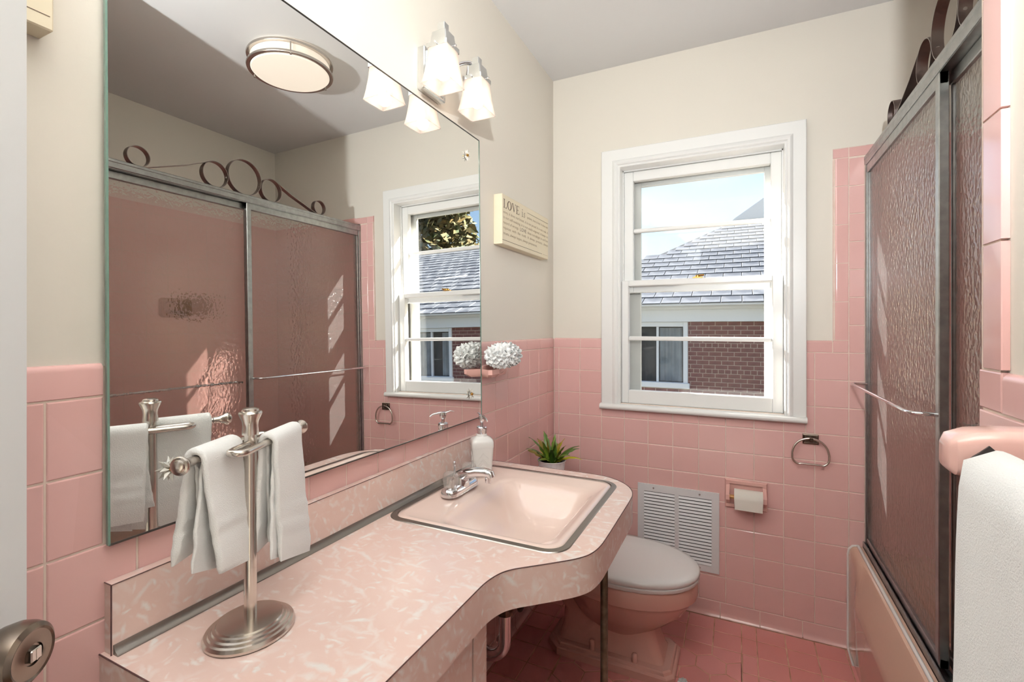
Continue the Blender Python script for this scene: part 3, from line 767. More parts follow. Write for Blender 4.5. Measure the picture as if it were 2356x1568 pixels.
# evergreen beyond the roof (seen in the mirror)
tr = thing('evergreen_tree', 'brown-green evergreen tree beyond the slate roof, seen in the mirror', 'tree', (11.6, 16.6, -1.0))
part('trunk', MB().tube([(11.6, 16.6, -1.0), (11.65, 16.6, 3.0), (11.6, 16.65, 9.5)], [0.26, 0.2, 0.05], 10), 'bark', tr, 40)
fo = MB()
for k in range(5200):
    h = random.random() ** 0.8; z = 1.2 + h * 8.4; R = 3.0 * (1.05 - h) * math.sqrt(random.random()) + .1; a = random.uniform(0, 2 * PI)
    c = Vector((11.6 + R * math.cos(a), 16.6 + R * math.sin(a), z - R * .12)); s_ = random.uniform(.18, .40)
    d1 = Vector((random.gauss(0, 1), random.gauss(0, 1), random.gauss(-.4, .6))).normalized() * s_; d2 = Vector((random.gauss(0, 1), random.gauss(0, 1), random.gauss(0, 1))).normalized() * s_ * .4
    fo.add([c - d1 * .5 - d2 * .3, c + d1 * .1 - d2, c + d1, c + d1 * .1 + d2], [(0, 1, 2, 3)])
tag(part('foliage', fo, 'foliage', tr), 'needled sprays', kind='stuff')

# ------------------------------------------------------------------ mirror with rosette clips
mi = thing('wall_mirror', 'large frameless wall mirror above the pink vanity', 'mirror', (0.005, -1.33, 1.44))
TILT = 0.0109
mrot = Matrix.Translation((0.0075, -1.33, 1.44)) @ Matrix.Rotation(-TILT, 4, 'Y')
def mbox(x0, x1, y0, y1, z0, z1): return MB().box(x0, x1, y0 + 1.33, y1 + 1.33, z0 - 1.44, z1 - 1.44).xf(mrot)
MZ0, MZ1 = 0.9435, 1.9335
part('glass', mbox(-0.0012, 0, MY0, MY1, MZ0, MZ1), 'mirror_silver', mi)
part('backing', mbox(-0.0055, -0.0013, MY0, MY1, MZ0, MZ1), 'mirror_edge', mi)
part('edge_bead', mbox(-.004, .0012, MY0, MY1, MZ1 - .0016, MZ1 + .0012), 'drain_dark', mi)
part('edge_bead', mbox(-.004, .0012, MY1 - .0014, MY1 + .0016, MZ0, MZ1), 'mirror_edge', mi)
part('edge_bead', mbox(-.004, .0012, MY0 - .0016, MY0 + .0014, MZ0, MZ1), 'mirror_edge', mi)
part('edge_bead', mbox(-.004, .0012, MY0, MY1, MZ0 - .0012, MZ0 + .0016), 'drain_dark', mi)
for (yy, zz_) in ((-0.864, 1.850), (-0.850, 1.035), (-1.804, 1.034)):
    xx = 0.0085 - (zz_ - 1.44) * TILT
    ro = MB()
    for k in range(8):
        a = k * PI / 4
        tip = (0.020 * math.cos(a), 0.020 * math.sin(a)); L1 = (0.011 * math.cos(a + .42), 0.011 * math.sin(a + .42)); L2 = (0.011 * math.cos(a - .42), 0.011 * math.sin(a - .42))
        ro.add([(xx, yy, zz_), (xx + .001, yy + L2[0], zz_ + L2[1]), (xx + .006, yy + tip[0], zz_ + tip[1]), (xx + .001, yy + L1[0], zz_ + L1[1]), (xx + .006, yy + .006 * math.cos(a), zz_ + .006 * math.sin(a)), (xx, yy + tip[0] * .6, zz_ + tip[1] * .6)],
               [(4, 1, 2), (4, 2, 3), (5, 2, 1), (5, 3, 2), (4, 0, 1), (4, 3, 0), (0, 5, 1), (0, 3, 5)])
    cp = part('rosette_clip', ro, 'crystal', mi)
    part('screw', MB().lathe([(0.0045, 0.003), (0.0045, 0.008), (0.003, 0.0095), (0, 0.010)], (xx, yy, zz_), 12, 'x'), 'brass', cp, 40)

# ------------------------------------------------------------------ vanity counter
CZ, CB = 0.784, 0.705
edge = [(0.415, -1.893), (0.4145, -1.75), (0.415, -1.62), (0.4145, -1.53), (0.4155, -1.475), (0.4245, -1.436), (0.4405, -1.410), (0.470, -1.382), (0.5237, -1.332), (0.5485, -1.304), (0.563, -1.276), (0.5705, -1.235), (0.572, -1.18), (0.572, -1.05), (0.5715, -0.93), (0.568, -0.880), (0.555, -0.838), (0.530, -0.800), (0.495, -0.770), (0.455, -0.752), (0.40, -0.746), (0.30, -0.746), (0.15, -0.746), (0.0, -0.746)]
sm_e = [(p[0], p[1]) for p in catmull([(x_, y_, 0) for x_, y_ in edge], 5)]
outline = sm_e + [(0.0, -1.893)]
SX0, SX1, SY0, SY1 = 0.033, 0.515, -1.322, -0.7955
hole = rrect(SX0 + .012, SX1 - .012, SY0 + .012, SY1 - .012, 0.045, 6)[::-1]
vc = thing('vanity_counter', 'pink cracked-ice laminate counter with S-curved front edge', 'counter', (0.25, -1.4, CB))
part('countertop', MB().prism(outline, CZ - 0.02, CZ, 'z', [hole]), 'laminate', vc)
inner = [(p[0], p[1]) for p in sm_e]
ap = MB(); m_ = len(inner)
def offs(poly, d):
    out = []
    for i in range(len(poly)):
        a = Vector(poly[max(i - 1, 0)]); b = Vector(poly[min(i + 1, len(poly) - 1)]); t = (b - a).normalized(); nrm = Vector((t.y, -t.x)); out.append((poly[i][0] + nrm.x * d, poly[i][1] + nrm.y * d))
    return out
o2 = offs(inner, 0.0012); i2 = offs(inner, -0.018)
ap.loft([[(a[0], a[1], CB), (a[0], a[1], CZ - .0012), (b[0], b[1], CZ - .0012), (b[0], b[1], CB)] for a, b in zip(o2, i2)])
part('apron', ap, 'laminate', vc, 30)
part('apron', MB().box(0.0, 0.415, -1.8942, -1.878, CB, CZ - .0012), 'laminate', vc)
part('edge_seam', MB().tube([(p[0], p[1], CZ - .0002) for p in o2], 0.0011, 6), 'edge_dark', vc)
part('edge_seam', MB().tube([(0.0, -1.8942, CZ - .0002), (0.415, -1.8942, CZ - .0002)], 0.0011, 6), 'edge_dark', vc)
bs = part('backsplash', MB().box(0.0005, 0.0195, -1.888, -0.775, CZ, 0.8865), 'laminate', vc)
part('edge_seam', MB().tube([(0.0198, -1.888, 0.8866), (0.0198, -0.775, 0.8866)], 0.0008, 6).tube([(0.0198, -1.8884, 0.8866), (0.0198, -1.8884, CZ)], 0.0011, 6).tube([(0.0198, -1.8884, 0.8868), (0.001, -1.8884, 0.8868)], 0.0008, 6), 'edge_dark', bs)
# chrome cove moulding where splash meets counter
cv = MB(); pr = [(0.0196, CZ + .0002), (0.0196, CZ + .014), (0.0215, CZ + .0145), (0.0225, CZ + .010), (0.026, CZ + .0055), (0.031, CZ + .0035), (0.0325, CZ + .0018), (0.032, CZ + .0002)]
n = len(pr); cv.add([(a, y_, b) for y_ in (-1.886, -0.776) for a, b in pr], [(i, (i + 1) % n, n + (i + 1) % n, n + i) for i in range(n)] + [tuple(range(n)), tuple(range(2 * n - 1, n - 1, -1))])
part('cove_moulding', cv, 'sink_rim_metal', vc, 35)
# sink
sk = thing('sink', 'pink rectangular drop-in sink with metal rim', 'sink', (0.27, -1.06, CZ))
rm = MB(); R0 = rrect(SX0, SX1, SY0, SY1, 0.052, 8); R1 = rrect(SX0 + .002, SX1 - .002, SY0 + .002, SY1 - .002, 0.05, 8); R2 = rrect(SX0 + .015, SX1 - .015, SY0 + .015, SY1 - .015, 0.040, 8); R3 = rrect(SX0 + .017, SX1 - .017, SY0 + .017, SY1 - .017, .038, 8)
rm.loft([[(x_, y_, CZ + .0002) for x_, y_ in R0], [(x_, y_, CZ + .0022) for x_, y_ in R1], [(x_, y_, CZ + .003) for x_, y_ in R2], [(x_, y_, CZ - .004) for x_, y_ in R3]], True, False, False)
part('rim_band', rm, 'sink_rim_metal', sk, 30)
def ring2(x0, x1, y0, y1, r, z): return rring(x0, x1, y0, y1, r, z, 10)
bas = MB(); bas.loft([ring2(SX0 + .0165, SX1 - .0165, SY0 + .0165, SY1 - .0165, .037, CZ - .02), ring2(SX0 + .0165, SX1 - .0165, SY0 + .0165, SY1 - .0165, .037, CZ - .001), ring2(SX0 + .020, SX1 - .020, SY0 + .020, SY1 - .020, .036, CZ + .0030),
    ring2(SX0 + .032, SX1 - .030, SY0 + .030, SY1 - .034, .036, CZ + .0042), ring2(SX0 + .055, SX1 - .038, SY0 + .036, SY1 - .055, .042, CZ - .0010), ring2(0.155, 0.466, -1.282, -0.872, .05, CZ - .0045), ring2(0.168, 0.460, -1.276, -0.884, .05, CZ - .008), ring2(0.176, 0.454, -1.270, -0.893, .05, CZ - .016),
    ring2(0.190, 0.447, -1.258, -0.905, .052, CZ - .035), ring2(0.212, 0.437, -1.236, -0.925, .056, CZ - .070), ring2(0.236, 0.424, -1.205, -0.950, .06, CZ - .100), ring2(0.262, 0.405, -1.165, -0.985, .055, CZ - .118), ring2(0.300, 0.370, -1.11, -1.04, .03, CZ - .124)], True, False, True)
part('basin', bas, 'sink_porcelain', sk, 60)
part('drain', MB().lathe([(0.026, 0), (0.026, .003), (0.02, .004), (0.012, .002), (0, .002)], (0.335, -1.075, CZ - .1242), 20), 'chrome', sk, 40)
# faucet
fc = thing('faucet', 'chrome centerset faucet with two clear acrylic knobs', 'faucet', (0.108, -1.07, CZ + .003))
FZ = CZ + .0035
bp = MB(); bp.loft([[(0.108 + x_ * s, -1.07 + y_ * s2_, FZ + h) for x_, y_ in rrect(-.026, .026, -.078, .078, .0255, 8)] for s, s2_, h in ((1, 1, 0), (1, 1, .008), (.96, .985, .014), (.80, .93, .020), (.6, .86, .0225))])
part('base_plate', bp, 'chrome', fc, 40)
sp = MB(); cen = [(0.100, .030), (0.112, .040), (0.135, .052), (0.165, .060), (0.192, .0625), (0.208, .059), (0.214, .050)]; dims = [(.019, .016), (.0215, .017), (.0205, .0155), (.0175, .0135), (.0155, .0125), (.0140, .0120), (.011, .008)]
tan = [(.6, .8), (.7, .7), (.9, .42), (.97, .2), (1, -.05), (.8, -.6), (.5, -.86)]
rings = []
for (cx_, cz_), (hw_, hh), (tx_, tz_) in zip(cen, dims, tan):
    rings.append([(cx_ - tz_ * b, -1.07 + a, FZ + cz_ + tx_ * b) for a, b in [(hw_ * math.cos(t) * (1 if abs(math.cos(t)) < .8 else .95), hh * math.sin(t)) for t in [2 * PI * i / 20 for i in range(20)]]])
sp.loft(rings)
sp.loft([[(0.108 + x_ * s, -1.07 + y_ * s, FZ + h) for x_, y_ in rrect(-.022, .024, -.028, .028, .02, 6)] for s, h in ((1.05, .012), (1, .022), (.9, .034), (.78, .044))])
spo = part('spout', sp, 'chrome', fc, 50)
part('aerator', MB().lathe([(0.0105, .052), (0.0105, .036), (0.0095, .034), (0, .034)], (0.203, -1.07, FZ), 18), 'chrome', spo, 40)
part('lift_rod', MB().tube([(0.088, -1.07, FZ + .02), (0.088, -1.07, FZ + .068)], .0025, 8).lathe([(0, .066), (.0045, .068), (.005, .078), (.003, .081), (0, .0815)], (0.088, -1.07, FZ), 12), 'chrome', fc, 40)
for yk in (-1.121, -1.019):
    kn = MB(); nn = 40; rings = []
    for r_, h in ((.0165, .022), (.0205, .027), (.0220, .034), (.0225, .046), (.0215, .056), (.0185, .063), (.013, .0665), (.0001, .0675)):
        rings.append([((0.108 + (r_ * (1 - (.035 if (k % 4 < 2 and .024 < h < .06) else 0))) * math.cos(2 * PI * k / nn)), yk + (r_ * (1 - (.035 if (k % 4 < 2 and .024 < h < .06) else 0))) * math.sin(2 * PI * k / nn), FZ + h) for k in range(nn)])
    kn.loft(rings)
    ko = part('knob', kn, 'acrylic', fc, 30)
    part('stem', MB().lathe([(.017, .016), (.0165, .0215), (.011, .022), (.011, .046), (.010, .050), (0, .050)], (0.108, yk, FZ), 24), 'chrome_fixture', ko, 40)
# cabinet under the counter, leg, plumbing
cb = thing('vanity_cabinet', 'pink laminate vanity cabinet under the narrow end of the counter', 'cabinet', (0.2, -1.65, 0))
part('body', MB().box(0.001, 0.374, -1.878, -1.430, 0.0, CB), 'oak_edge', cb)
part('side_panel', MB().box(0.001, 0.380, -1.430, -1.4245, 0.0, CB), 'laminate', cb)
part('stile', MB().bbox(0.374, 0.390, -1.4755, -1.4245, 0.0, CB, .0008), 'laminate', cb)
part('door', MB().bbox(0.376, 0.392, -1.872, -1.4845, 0.06, CB - .004, .0012), 'laminate', cb)
lg = thing('counter_leg', 'thin dark metal pipe leg under the counter corner', 'leg', (0.531, -1.05, 0))
part('pipe', MB().tube([(0.531, -1.05, 0.0), (0.531, -1.05, CB - .002)], .0098, 16), 'leg_metal', lg, 40)
part('flange', MB().lathe([(.016, CB - .03), (.016, CB - .004), (.012, CB - .002)], (0.531, -1.05, 0), 20), 'leg_metal', lg, 40)
dr = thing('drain_pipe', 'tarnished metal sink trap under the counter', 'pipe', (0.235, -1.03, 0.25))
part('tailpiece', MB().tube([(0.235, -1.03, 0.655), (0.235, -1.03, 0.43)], .0165, 16), 'drain_dark', dr, 40)
part('slip_nut', MB().lathe([(.020, 0), (.0255, .004), (.0255, .024), (.020, .030), (.017, .030)], (0.235, -1.03, 0.435), 12), 'old_pipe', dr, 20)
ub = [(0.235, -1.03, 0.45), (0.235, -1.03, 0.36)] + [(0.235 - .055 + .055 * math.cos(a), -1.03 - .0 * a, 0.36 - .055 * math.sin(a)) for a in [i * PI / 10 for i in range(1, 11)]] + [(0.125, -1.03, 0.42), (0.11, -1.03, 0.44), (0.08, -1.03, .45), (0.002, -1.03, .45)]
part('trap', MB().tube(ub, .0185, 16), 'chrome_fixture', dr, 50)
vv = thing('supply_valve', 'old supply stop valve with tube near the toilet', 'valve', (0.1, -0.70, 0.2))
part('pipe', MB().tube([(0.001, -0.70, 0.262), (0.07, -0.70, 0.262)], .010, 12), 'old_pipe', vv, 40)
part('escutcheon', MB().lathe([(.026, .001), (.026, .005), (.012, .010)], (0, -0.70, .262), 18, 'x'), 'old_pipe', vv, 40)
part('valve_body', MB().lathe([(.013, .062), (.016, .068), (.016, .092), (.012, .096), (.012, .118), (.007, .120), (.007, .132)], (0, -0.70, .262), 10, 'x'), 'old_pipe', vv, 25)
part('handle', MB().lathe([(.006, .130), (.026, .132), (.028, .136), (.026, .140), (.008, .144)], (0, -0.70, .262), 14, 'x', 1.0, .8), 'old_pipe', vv, 30)
part('riser', MB().tube([(0.080, -0.70, .27), (0.082, -0.705, .40), (0.10, -0.76, .56), (0.11, -0.8, .655)], .0055, 8), 'old_pipe', vv, 40)
# ------------------------------------------------------------------ toilet (faces +x, tank against the left wall)
TY = -0.412
tl = thing('toilet', 'dusty pink toilet with white lid beside the wall vent', 'toilet', (0.40, TY, 0))
def egg(cx, af, ab, b, z, n=40, pw=2.0, yc=TY):
    out = []
    for k in range(n):
        t = 2 * PI * k / n; c, s = math.cos(t), math.sin(t)
        e = 2.0 / pw; x_ = (af if c >= 0 else ab) * math.copysign(abs(c) ** e, c); y_ = b * math.copysign(abs(s) ** e, s)
        out.append((cx + x_, yc + y_, z))
    return out
bw = MB().loft([egg(.44, .08, .14, .06, .10), egg(.44, .12, .17, .085, .135), egg(.445, .17, .20, .125, .18), egg(.45, .215, .23, .158, .225), egg(.45, .24, .25, .174, .265), egg(.45, .247, .255, .178, .278), egg(.45, .258, .262, .186, .284), egg(.45, .262, .264, .188, .30), egg(.45, .262, .264, .188, .335), egg(.45, .258, .262, .184, .343), egg(.45, .22, .24, .15, .344)])
part('bowl', bw, 'toilet_porcelain', tl, 40)
def rr3(x0, x1, hw_, r, z): return [(x_, y_, z) for x_, y_ in rrect(x0, x1, TY - hw_, TY + hw_, r, 6)]
pd = MB().loft([rr3(.200, .600, .080, .02, .044), rr3(.205, .592, .076, .03, .062), rr3(.215, .575, .074, .035, .11), rr3(.215, .562, .070, .035, .16), rr3(.19, .56, .075, .035, .20), rr3(.13, .56, .088, .04, .25), rr3(.09, .56, .105, .04, .30), rr3(.07, .54, .12, .04, .335)])
part('pedestal', pd, 'toilet_porcelain', tl, 45)
def cham(x0, x1, hw_, c, z): return [(x_, TY + y_, z) for x_, y_ in ((x0 + c, -hw_), (x1 - c * .5, -hw_), (x1, -hw_ + c * .5), (x1, hw_ - c * .5), (x1 - c * .5, hw_), (x0 + c, hw_), (x0, hw_ - c), (x0, -hw_ + c))]
part('base', MB().loft([cham(.158, .640, .116, .05, .0), cham(.158, .640, .116, .05, .026), cham(.161, .637, .113, .05, .030), cham(.168, .630, .107, .048, .033), cham(.171, .627, .105, .047, .041), cham(.176, .622, .101, .045, .045), cham(.20, .60, .08, .04, .046)]), 'toilet_porcelain', tl, 25)
part('tank', MB().loft([rr3(.012, .20, .215, .03, .345), rr3(.008, .225, .235, .035, .40), rr3(.008, .245, .242, .035, .575)]), 'toilet_porcelain', tl, 40)
part('tank_lid', MB().loft([rr3(.004, .276, .250, .04, .575), rr3(.004, .280, .253, .04, .582), rr3(.004, .280, .253, .04, .598), rr3(.008, .272, .246, .038, .606)]), 'toilet_porcelain', tl, 40)
part('seat', MB().loft([egg(.45, .262, .205, .188, .3455, pw=2.1), egg(.45, .266, .208, .191, .351, pw=2.1), egg(.45, .266, .208, .191, .3585, pw=2.1), egg(.45, .262, .205, .188, .361, pw=2.1)]), 'seat_plastic', tl, 40)
part('lid', MB().loft([egg(.45, .264, .205, .189, .3625, pw=2.1), egg(.45, .268, .208, .192, .368, pw=2.1), egg(.45, .268, .208, .192, .376, pw=2.1), egg(.45, .262, .205, .187, .3825, pw=2.1), egg(.45, .24, .19, .168, .386, pw=2.1), egg(.45, .15, .12, .10, .387, pw=2.1)]), 'seat_plastic', tl, 50)
for (bx_, bh) in ((.342, .034), (.501, .030)):
    part('bolt_cap', MB().lathe([(.0105, 0), (.0105, bh - .008), (.0085, bh - .002), (.004, bh), (0, bh)], (bx_, TY - .091, .0445), 18), 'toilet_porcelain', tl, 50)
# ------------------------------------------------------------------ potted plant on the tank
pp = thing('potted_plant', 'small green bromeliad-like plant in a white pot on the toilet tank', 'plant', (.105, -.310, .6065))
PX, PY, PZ = .105, -.310, .6065
po = MB(); nn = 72; rings = []
for r_, h, fl_ in ((.048, 0, 0), (.049, .004, 1), (.060, .074, 1), (.0625, .076, 0), (.0630, .0785, 0), (.0610, .080, 0), (.0585, .078, 0), (.0565, .064, 0)):
    rings.append([(PX + (r_ - (.0016 if (fl_ and k % 4 < 2) else 0)) * math.cos(2 * PI * k / nn), PY + (r_ - (.0016 if (fl_ and k % 4 < 2) else 0)) * math.sin(2 * PI * k / nn), PZ + h) for k in range(nn)])
po.loft(rings, True, True, False)
part('pot', po, 'pot_white', pp, 30)
part('soil', MB().lathe([(.0568, .062), (.05, .0635), (0, .065)], (PX, PY, PZ), 24), 'soil', pp)
random.seed(12)
leaves = []
for k in range(22):
    az = k * 2.399 + random.uniform(-.2, .2); el = 0.22 + 1.1 * ((k % 22) / 22) ** 1.2; ln = random.uniform(.105, .150) * (0.88 if el > 1.0 else 1.0)
    leaves.append((az, el, ln))
for az, el, ln in leaves:
    lf = MB(); n_ = 12; wmax = random.uniform(.011, .016); row = []
    pos = Vector((PX + .012 * math.cos(az), PY + .012 * math.sin(az), PZ + .064)); e = el + .45
    for i in range(n_ + 1):
        t = i / n_; d = Vector((math.cos(az) * math.cos(e), math.sin(az) * math.cos(e), math.sin(e))); side = Vector((-math.sin(az), math.cos(az), 0)); up = side.cross(d)
        wv = wmax * (math.sin(PI * min(1, t * .92 + .10)) ** .75) * (1 + .16 * math.sin(i * 2.6)); wv = max(wv, .0006)
        row += [pos - side * wv + up * (wv * .45 + .002 * math.sin(i * 2.3)), pos - up * wv * .1, pos + side * wv + up * (wv * .45 + .002 * math.cos(i * 2.1))]
        pos = pos + d * (ln / n_); e -= (1.5 - el * .7) / n_ * (0.4 + t)
    vs = [tuple((p.x if p.x > .006 else .006, p.y if p.y < -.006 else -.006, p.z)) for p in row]
    lf.add(vs, [(3 * i + j, 3 * i + j + 1, 3 * i + j + 4, 3 * i + j + 3) for i in range(n_) for j in (0, 1)])
    part('leaf', lf, 'leaf', pp, 60)
random.seed(21)
# ------------------------------------------------------------------ wall vent
vt = thing('wall_vent', 'white louvred return-air grille low on the pink tile wall', 'vent', (.59, 0, .19))
VX0, VX1, VZ0, VZ1 = .4175, .7665, .1885, .5405
part('frame', MB().prism([(VX0, VZ0), (VX1, VZ0), (VX1, VZ1), (VX0, VZ1)], -.006, 0.0, 'y', [[(.446, .2165), (.446, .5075), (.5815, .5075), (.5815, .2165)], [(.599, .2165), (.599, .5075), (.7355, .5075), (.7355, .2165)]]), 'vent_paint', vt)
part('recess', MB().box(.444, .738, -.0012, -.0004, .2145, .5095), 'vent_dark', vt)
ns = 20; dz = (.5075 - .2165) / ns
slm = {}
for (a, b) in ((.446, .5815), (.599, .7355)):
    for k in range(ns):
        zc_ = .2165 + (k + .5) * dz; key = round(b - a, 4)
        if key not in slm:
            hw_ = (b - a) / 2; slm[key] = MB().add([(s * hw_, y_, z_) for s in (-1, 1) for y_, z_ in ((-.0075, -.0052), (-.0068, -.0056), (-.0022, .0036), (-.0030, .0042))], [(0, 1, 5, 4), (1, 2, 6, 5), (2, 3, 7, 6), (3, 0, 4, 7), (0, 3, 2, 1), (4, 5, 6, 7)]).mesh('slat'); slm[key].materials.append(M['vent_paint'])
        link('slat', slm[key], None, vt, loc=((a + b) / 2, 0, zc_))
for sx_, sz_ in ((.489, .5245), (.687, .5245), (.489, .2025), (.687, .2025)): part('screw', MB().lathe([(.0042, -.006), (.0036, -.0078), (.0015, -.0085), (0, -.0085)], (sx_, 0, sz_), 12, 'y'), 'chrome_fixture', vt, 40)
# ------------------------------------------------------------------ paper holder and roll
ph = thing('paper_holder', 'pink ceramic recessed toilet paper holder', 'paper holder', (.87, 0, .49))
HX0, HX1, HZ0, HZ1 = .790, .951, .491, .611
bo = MB()
def frm(x0, x1, z0, z1, y_): return [(x0, y_, z0), (x1, y_, z0), (x1, y_, z1), (x0, y_, z1)]
bo.loft([frm(HX0, HX1, HZ0, HZ1, -.0005), frm(HX0, HX1, HZ0, HZ1, -.010), frm(HX0 + .004, HX1 - .004, HZ0 + .004, HZ1 - .004, -.015), frm(HX0 + .017, HX1 - .017, HZ0 + .017, HZ1 - .017, -.012), frm(HX0 + .019, HX1 - .019, HZ0 + .019, HZ1 - .019, -.002)], True, True, True)
part('body', bo, 'pink_ceramic_wall', ph, 20)
for s, xa in ((1, HX0 + .004), (-1, HX1 - .004)):
    part('post', MB().prism([(xa, -.008), (xa + s * .014, -.008), (xa + s * .012, -.056), (xa + s * .008, -.062), (xa + s * .003, -.060)], .528, .568, 'z') if False else MB().loft([[(xa + (s * .014 if q else 0), y_, .548 + h * sg) for q, sg in ((0, -1), (1, -1), (1, 1), (0, 1))] for y_, h in ((-.006, .045), (-.02, .036), (-.036, .022), (-.052, .017), (-.060, .010))]), 'pink_ceramic_wall', ph, 30)
part('roller', MB().tube([(HX0 + .014, -.046, .548), (HX1 - .014, -.046, .548)], .0085, 16), 'wood_roller', ph, 40)
rl = thing('paper_roll', 'nearly full white toilet paper roll on the wooden roller', 'paper roll', (.879, -.046, .512))
ro = MB(); ro.lathe([(.0195, .826), (.0345, .826), (.0355, .828), (.0355, .931), (.0345, .933), (.0195, .933), (.0195, .826)], (0, -.046, .548), 40, 'x')
part('paper', ro, 'tissue', rl, 40)
part('loose_sheet', MB().loft([[(x_, -.046 - .0358 - .001 * t, .548 - t * .04) for x_ in (.828, .931)] for t in (0, .4, .8, 1)] , False, False, False), 'tissue', rl, 60)
# ------------------------------------------------------------------ towel ring
tr_ = thing('towel_ring', 'dull metal D-shaped towel ring on the pink tile beneath the window corner', 'towel ring', (1.105, 0, .79))
pl_ = MB(); pl_.loft([frm(1.0775, 1.1330, .7915, .8315, -.0005), frm(1.0775, 1.1330, .7915, .8315, -.007), frm(1.0815, 1.1290, .7955, .8275, -.009), frm(1.085, 1.1255, .799, .824, -.0085)])
part('mount_plate', pl_, 'nickel_dark', tr_)
part('clasp', MB().bbox(1.098, 1.112, -.034, -.008, .806, .8215, .003), 'nickel_dark', tr_)
rp = [(1.068, .7145), (1.138, .7145)] + arc(1.138, .7395, .0275, -80, 0, 5) + [(1.166, .755)] + arc(1.1025, .7555, .0625, 8, 172, 22) + [(1.039, .755)] + arc(1.067, .7395, .0275, 180, 260, 5)
part('ring', MB().tube([(a, -.026, b) for a, b in rp], .0042, 10, closed=True), 'nickel', tr_, 50)
# ------------------------------------------------------------------ tub
tb = thing('bathtub', 'pink bathtub behind the sliding shower doors', 'bathtub', (1.65, -.73, 0))
A = [(1.30, .300), (1.30, .408), (1.262, .4085), (1.246, .404), (1.2365, .392), (1.2335, .372), (1.2330, .30), (1.2330, .25), (1.2330, .12), (1.2330, .0)]
B = [(1.30, .300), (1.30, .408), (1.262, .4085), (1.252, .404), (1.246, .390), (1.230, .330), (1.219, .292), (1.214, .270), (1.2165, .252), (1.2330, .0)]
rings = []
for y_, t in ((-.001, 0), (-.10, 0), (-.135, .06), (-.155, .30), (-.175, .72), (-.20, .96), (-.23, 1), (-.8, 1), (-1.46, 1)):
    rings.append([(a[0] + (b[0] - a[0]) * t, y_, a[1] + (b[1] - a[1]) * t) for a, b in zip(A, B)])
part('apron', MB().loft(rings), 'tub_porcelain', tb, 40)
tin = MB(); tin.loft([rring(1.295, TUBX - .009, NEARY + .001, -.001, .02, .30), rring(1.295, TUBX - .009, NEARY + .001, -.001, .02, .408), rring(1.36, TUBX - .05, NEARY + .06, -.06, .10, .408), rring(1.375, TUBX - .06, NEARY + .075, -.07, .12, .39), rring(1.44, TUBX - .12, NEARY + .16, -.16, .14, .10), rring(1.5, TUBX - .2, NEARY + .25, -.25, .12, .07)], True, False, True)
part('basin', tin, 'tub_porcelain', tb, 45)
part('caulk_bead', MB().tube([(1.264, -.004, .410), (1.264, -1.455, .410)], .0055, 8).tube([(1.264, -.002, .4105), (1.246, -.002, .407), (1.2345, -.002, .394), (1.231, -.002, .372), (1.231, -.002, .02), (1.2305, -.010, .003), (1.229, -.11, .002)], .0042, 8), 'caulk', tb, 50)
dishm = MB().loft([[(TUBX - .008 - d, -.657 + a, 1.418 + b) for a, b in rrect(-hw_, hw_, -hh, hh, .02, 4)] for d, hw_, hh in ((0, .085, .055), (.02, .08, .05), (.02, .066, .036), (.004, .055, .028))])
sd2 = thing('shower_soap_dish', 'dark recessed soap dish on the tub wall behind the glass', 'soap dish', (TUBX - .008, -.657, 1.37))
part('rim', dishm, 'oak_edge', sd2, 30)
part('tray', MB().loft([[(TUBX - .008 - d, -.657 + a, 1.395 + b) for a, b in rrect(-.05, .05, -hh, hh, .006, 3)] for d, hh in ((.004, .010), (.045, .008), (.05, .004))]), 'oak_edge', sd2, 30)
# ------------------------------------------------------------------ shower doors
sh = thing('shower_door', 'sliding shower door with rain glass and scrolled metal top', 'shower door', (1.305, -.73, .408))
HT = 1.925
part('header', MB().bbox(1.285, 1.340, NEARY + .001, -.001, HT - .034, HT, .003).bbox(1.283, 1.290, NEARY + .001, -.001, HT - .012, HT + .001, .002).box(1.290, 1.335, NEARY + .001, -.001, HT - .036, HT - .034), 'aluminium', sh)
part('bottom_track', MB().box(1.279, 1.340, NEARY + .001, -.001, .408, .414).bbox(1.279, 1.284, NEARY + .001, -.001, .408, .432, .001).bbox(1.307, 1.311, NEARY + .001, -.001, .408, .428, .001).bbox(1.335, 1.340, NEARY + .001, -.001, .408, .436, .001), 'aluminium', sh)
part('wall_jamb', MB().bbox(1.2865, 1.336, -.016, -.0005, .414, HT - .034, .002), 'aluminium', sh); part('wall_jamb', MB().bbox(1.2865, 1.336, NEARY + .0005, NEARY + .016, .414, HT - .034, .002), 'aluminium', sh)
def panel(x0, y0, y1, name, stile_near):
    p_ = part(name, MB().box(x0 + .007, x0 + .012, y0 + .01, y1 - .01, .435, HT - .055), 'rain_glass', sh)
    p_.data.materials.append(M['clear_back'])
    for f_ in p_.data.polygons: f_.material_index = 0 if f_.normal.x < -.5 else 1
    part('rail', MB().bbox(x0, x0 + .019, y0, y1, HT - .066, HT - .036, .002), 'aluminium', p_)
    part('rail', MB().bbox(x0, x0 + .019, y0, y1, .428, .452, .002), 'aluminium', p_)
    part('stile', MB().bbox(x0 - .001, x0 + .020, y0, y0 + .024, .428, HT - .036, .002), 'aluminium', p_)
    part('stile', MB().bbox(x0 + .002, x0 + .017, y1 - .010, y1, .452, HT - .066, .002), 'aluminium', p_)
    return p_
pa = panel(1.2885, -.757, -.018, 'door_panel', True)
pb = panel(1.3145, NEARY + .018, -.735, 'door_panel', True)
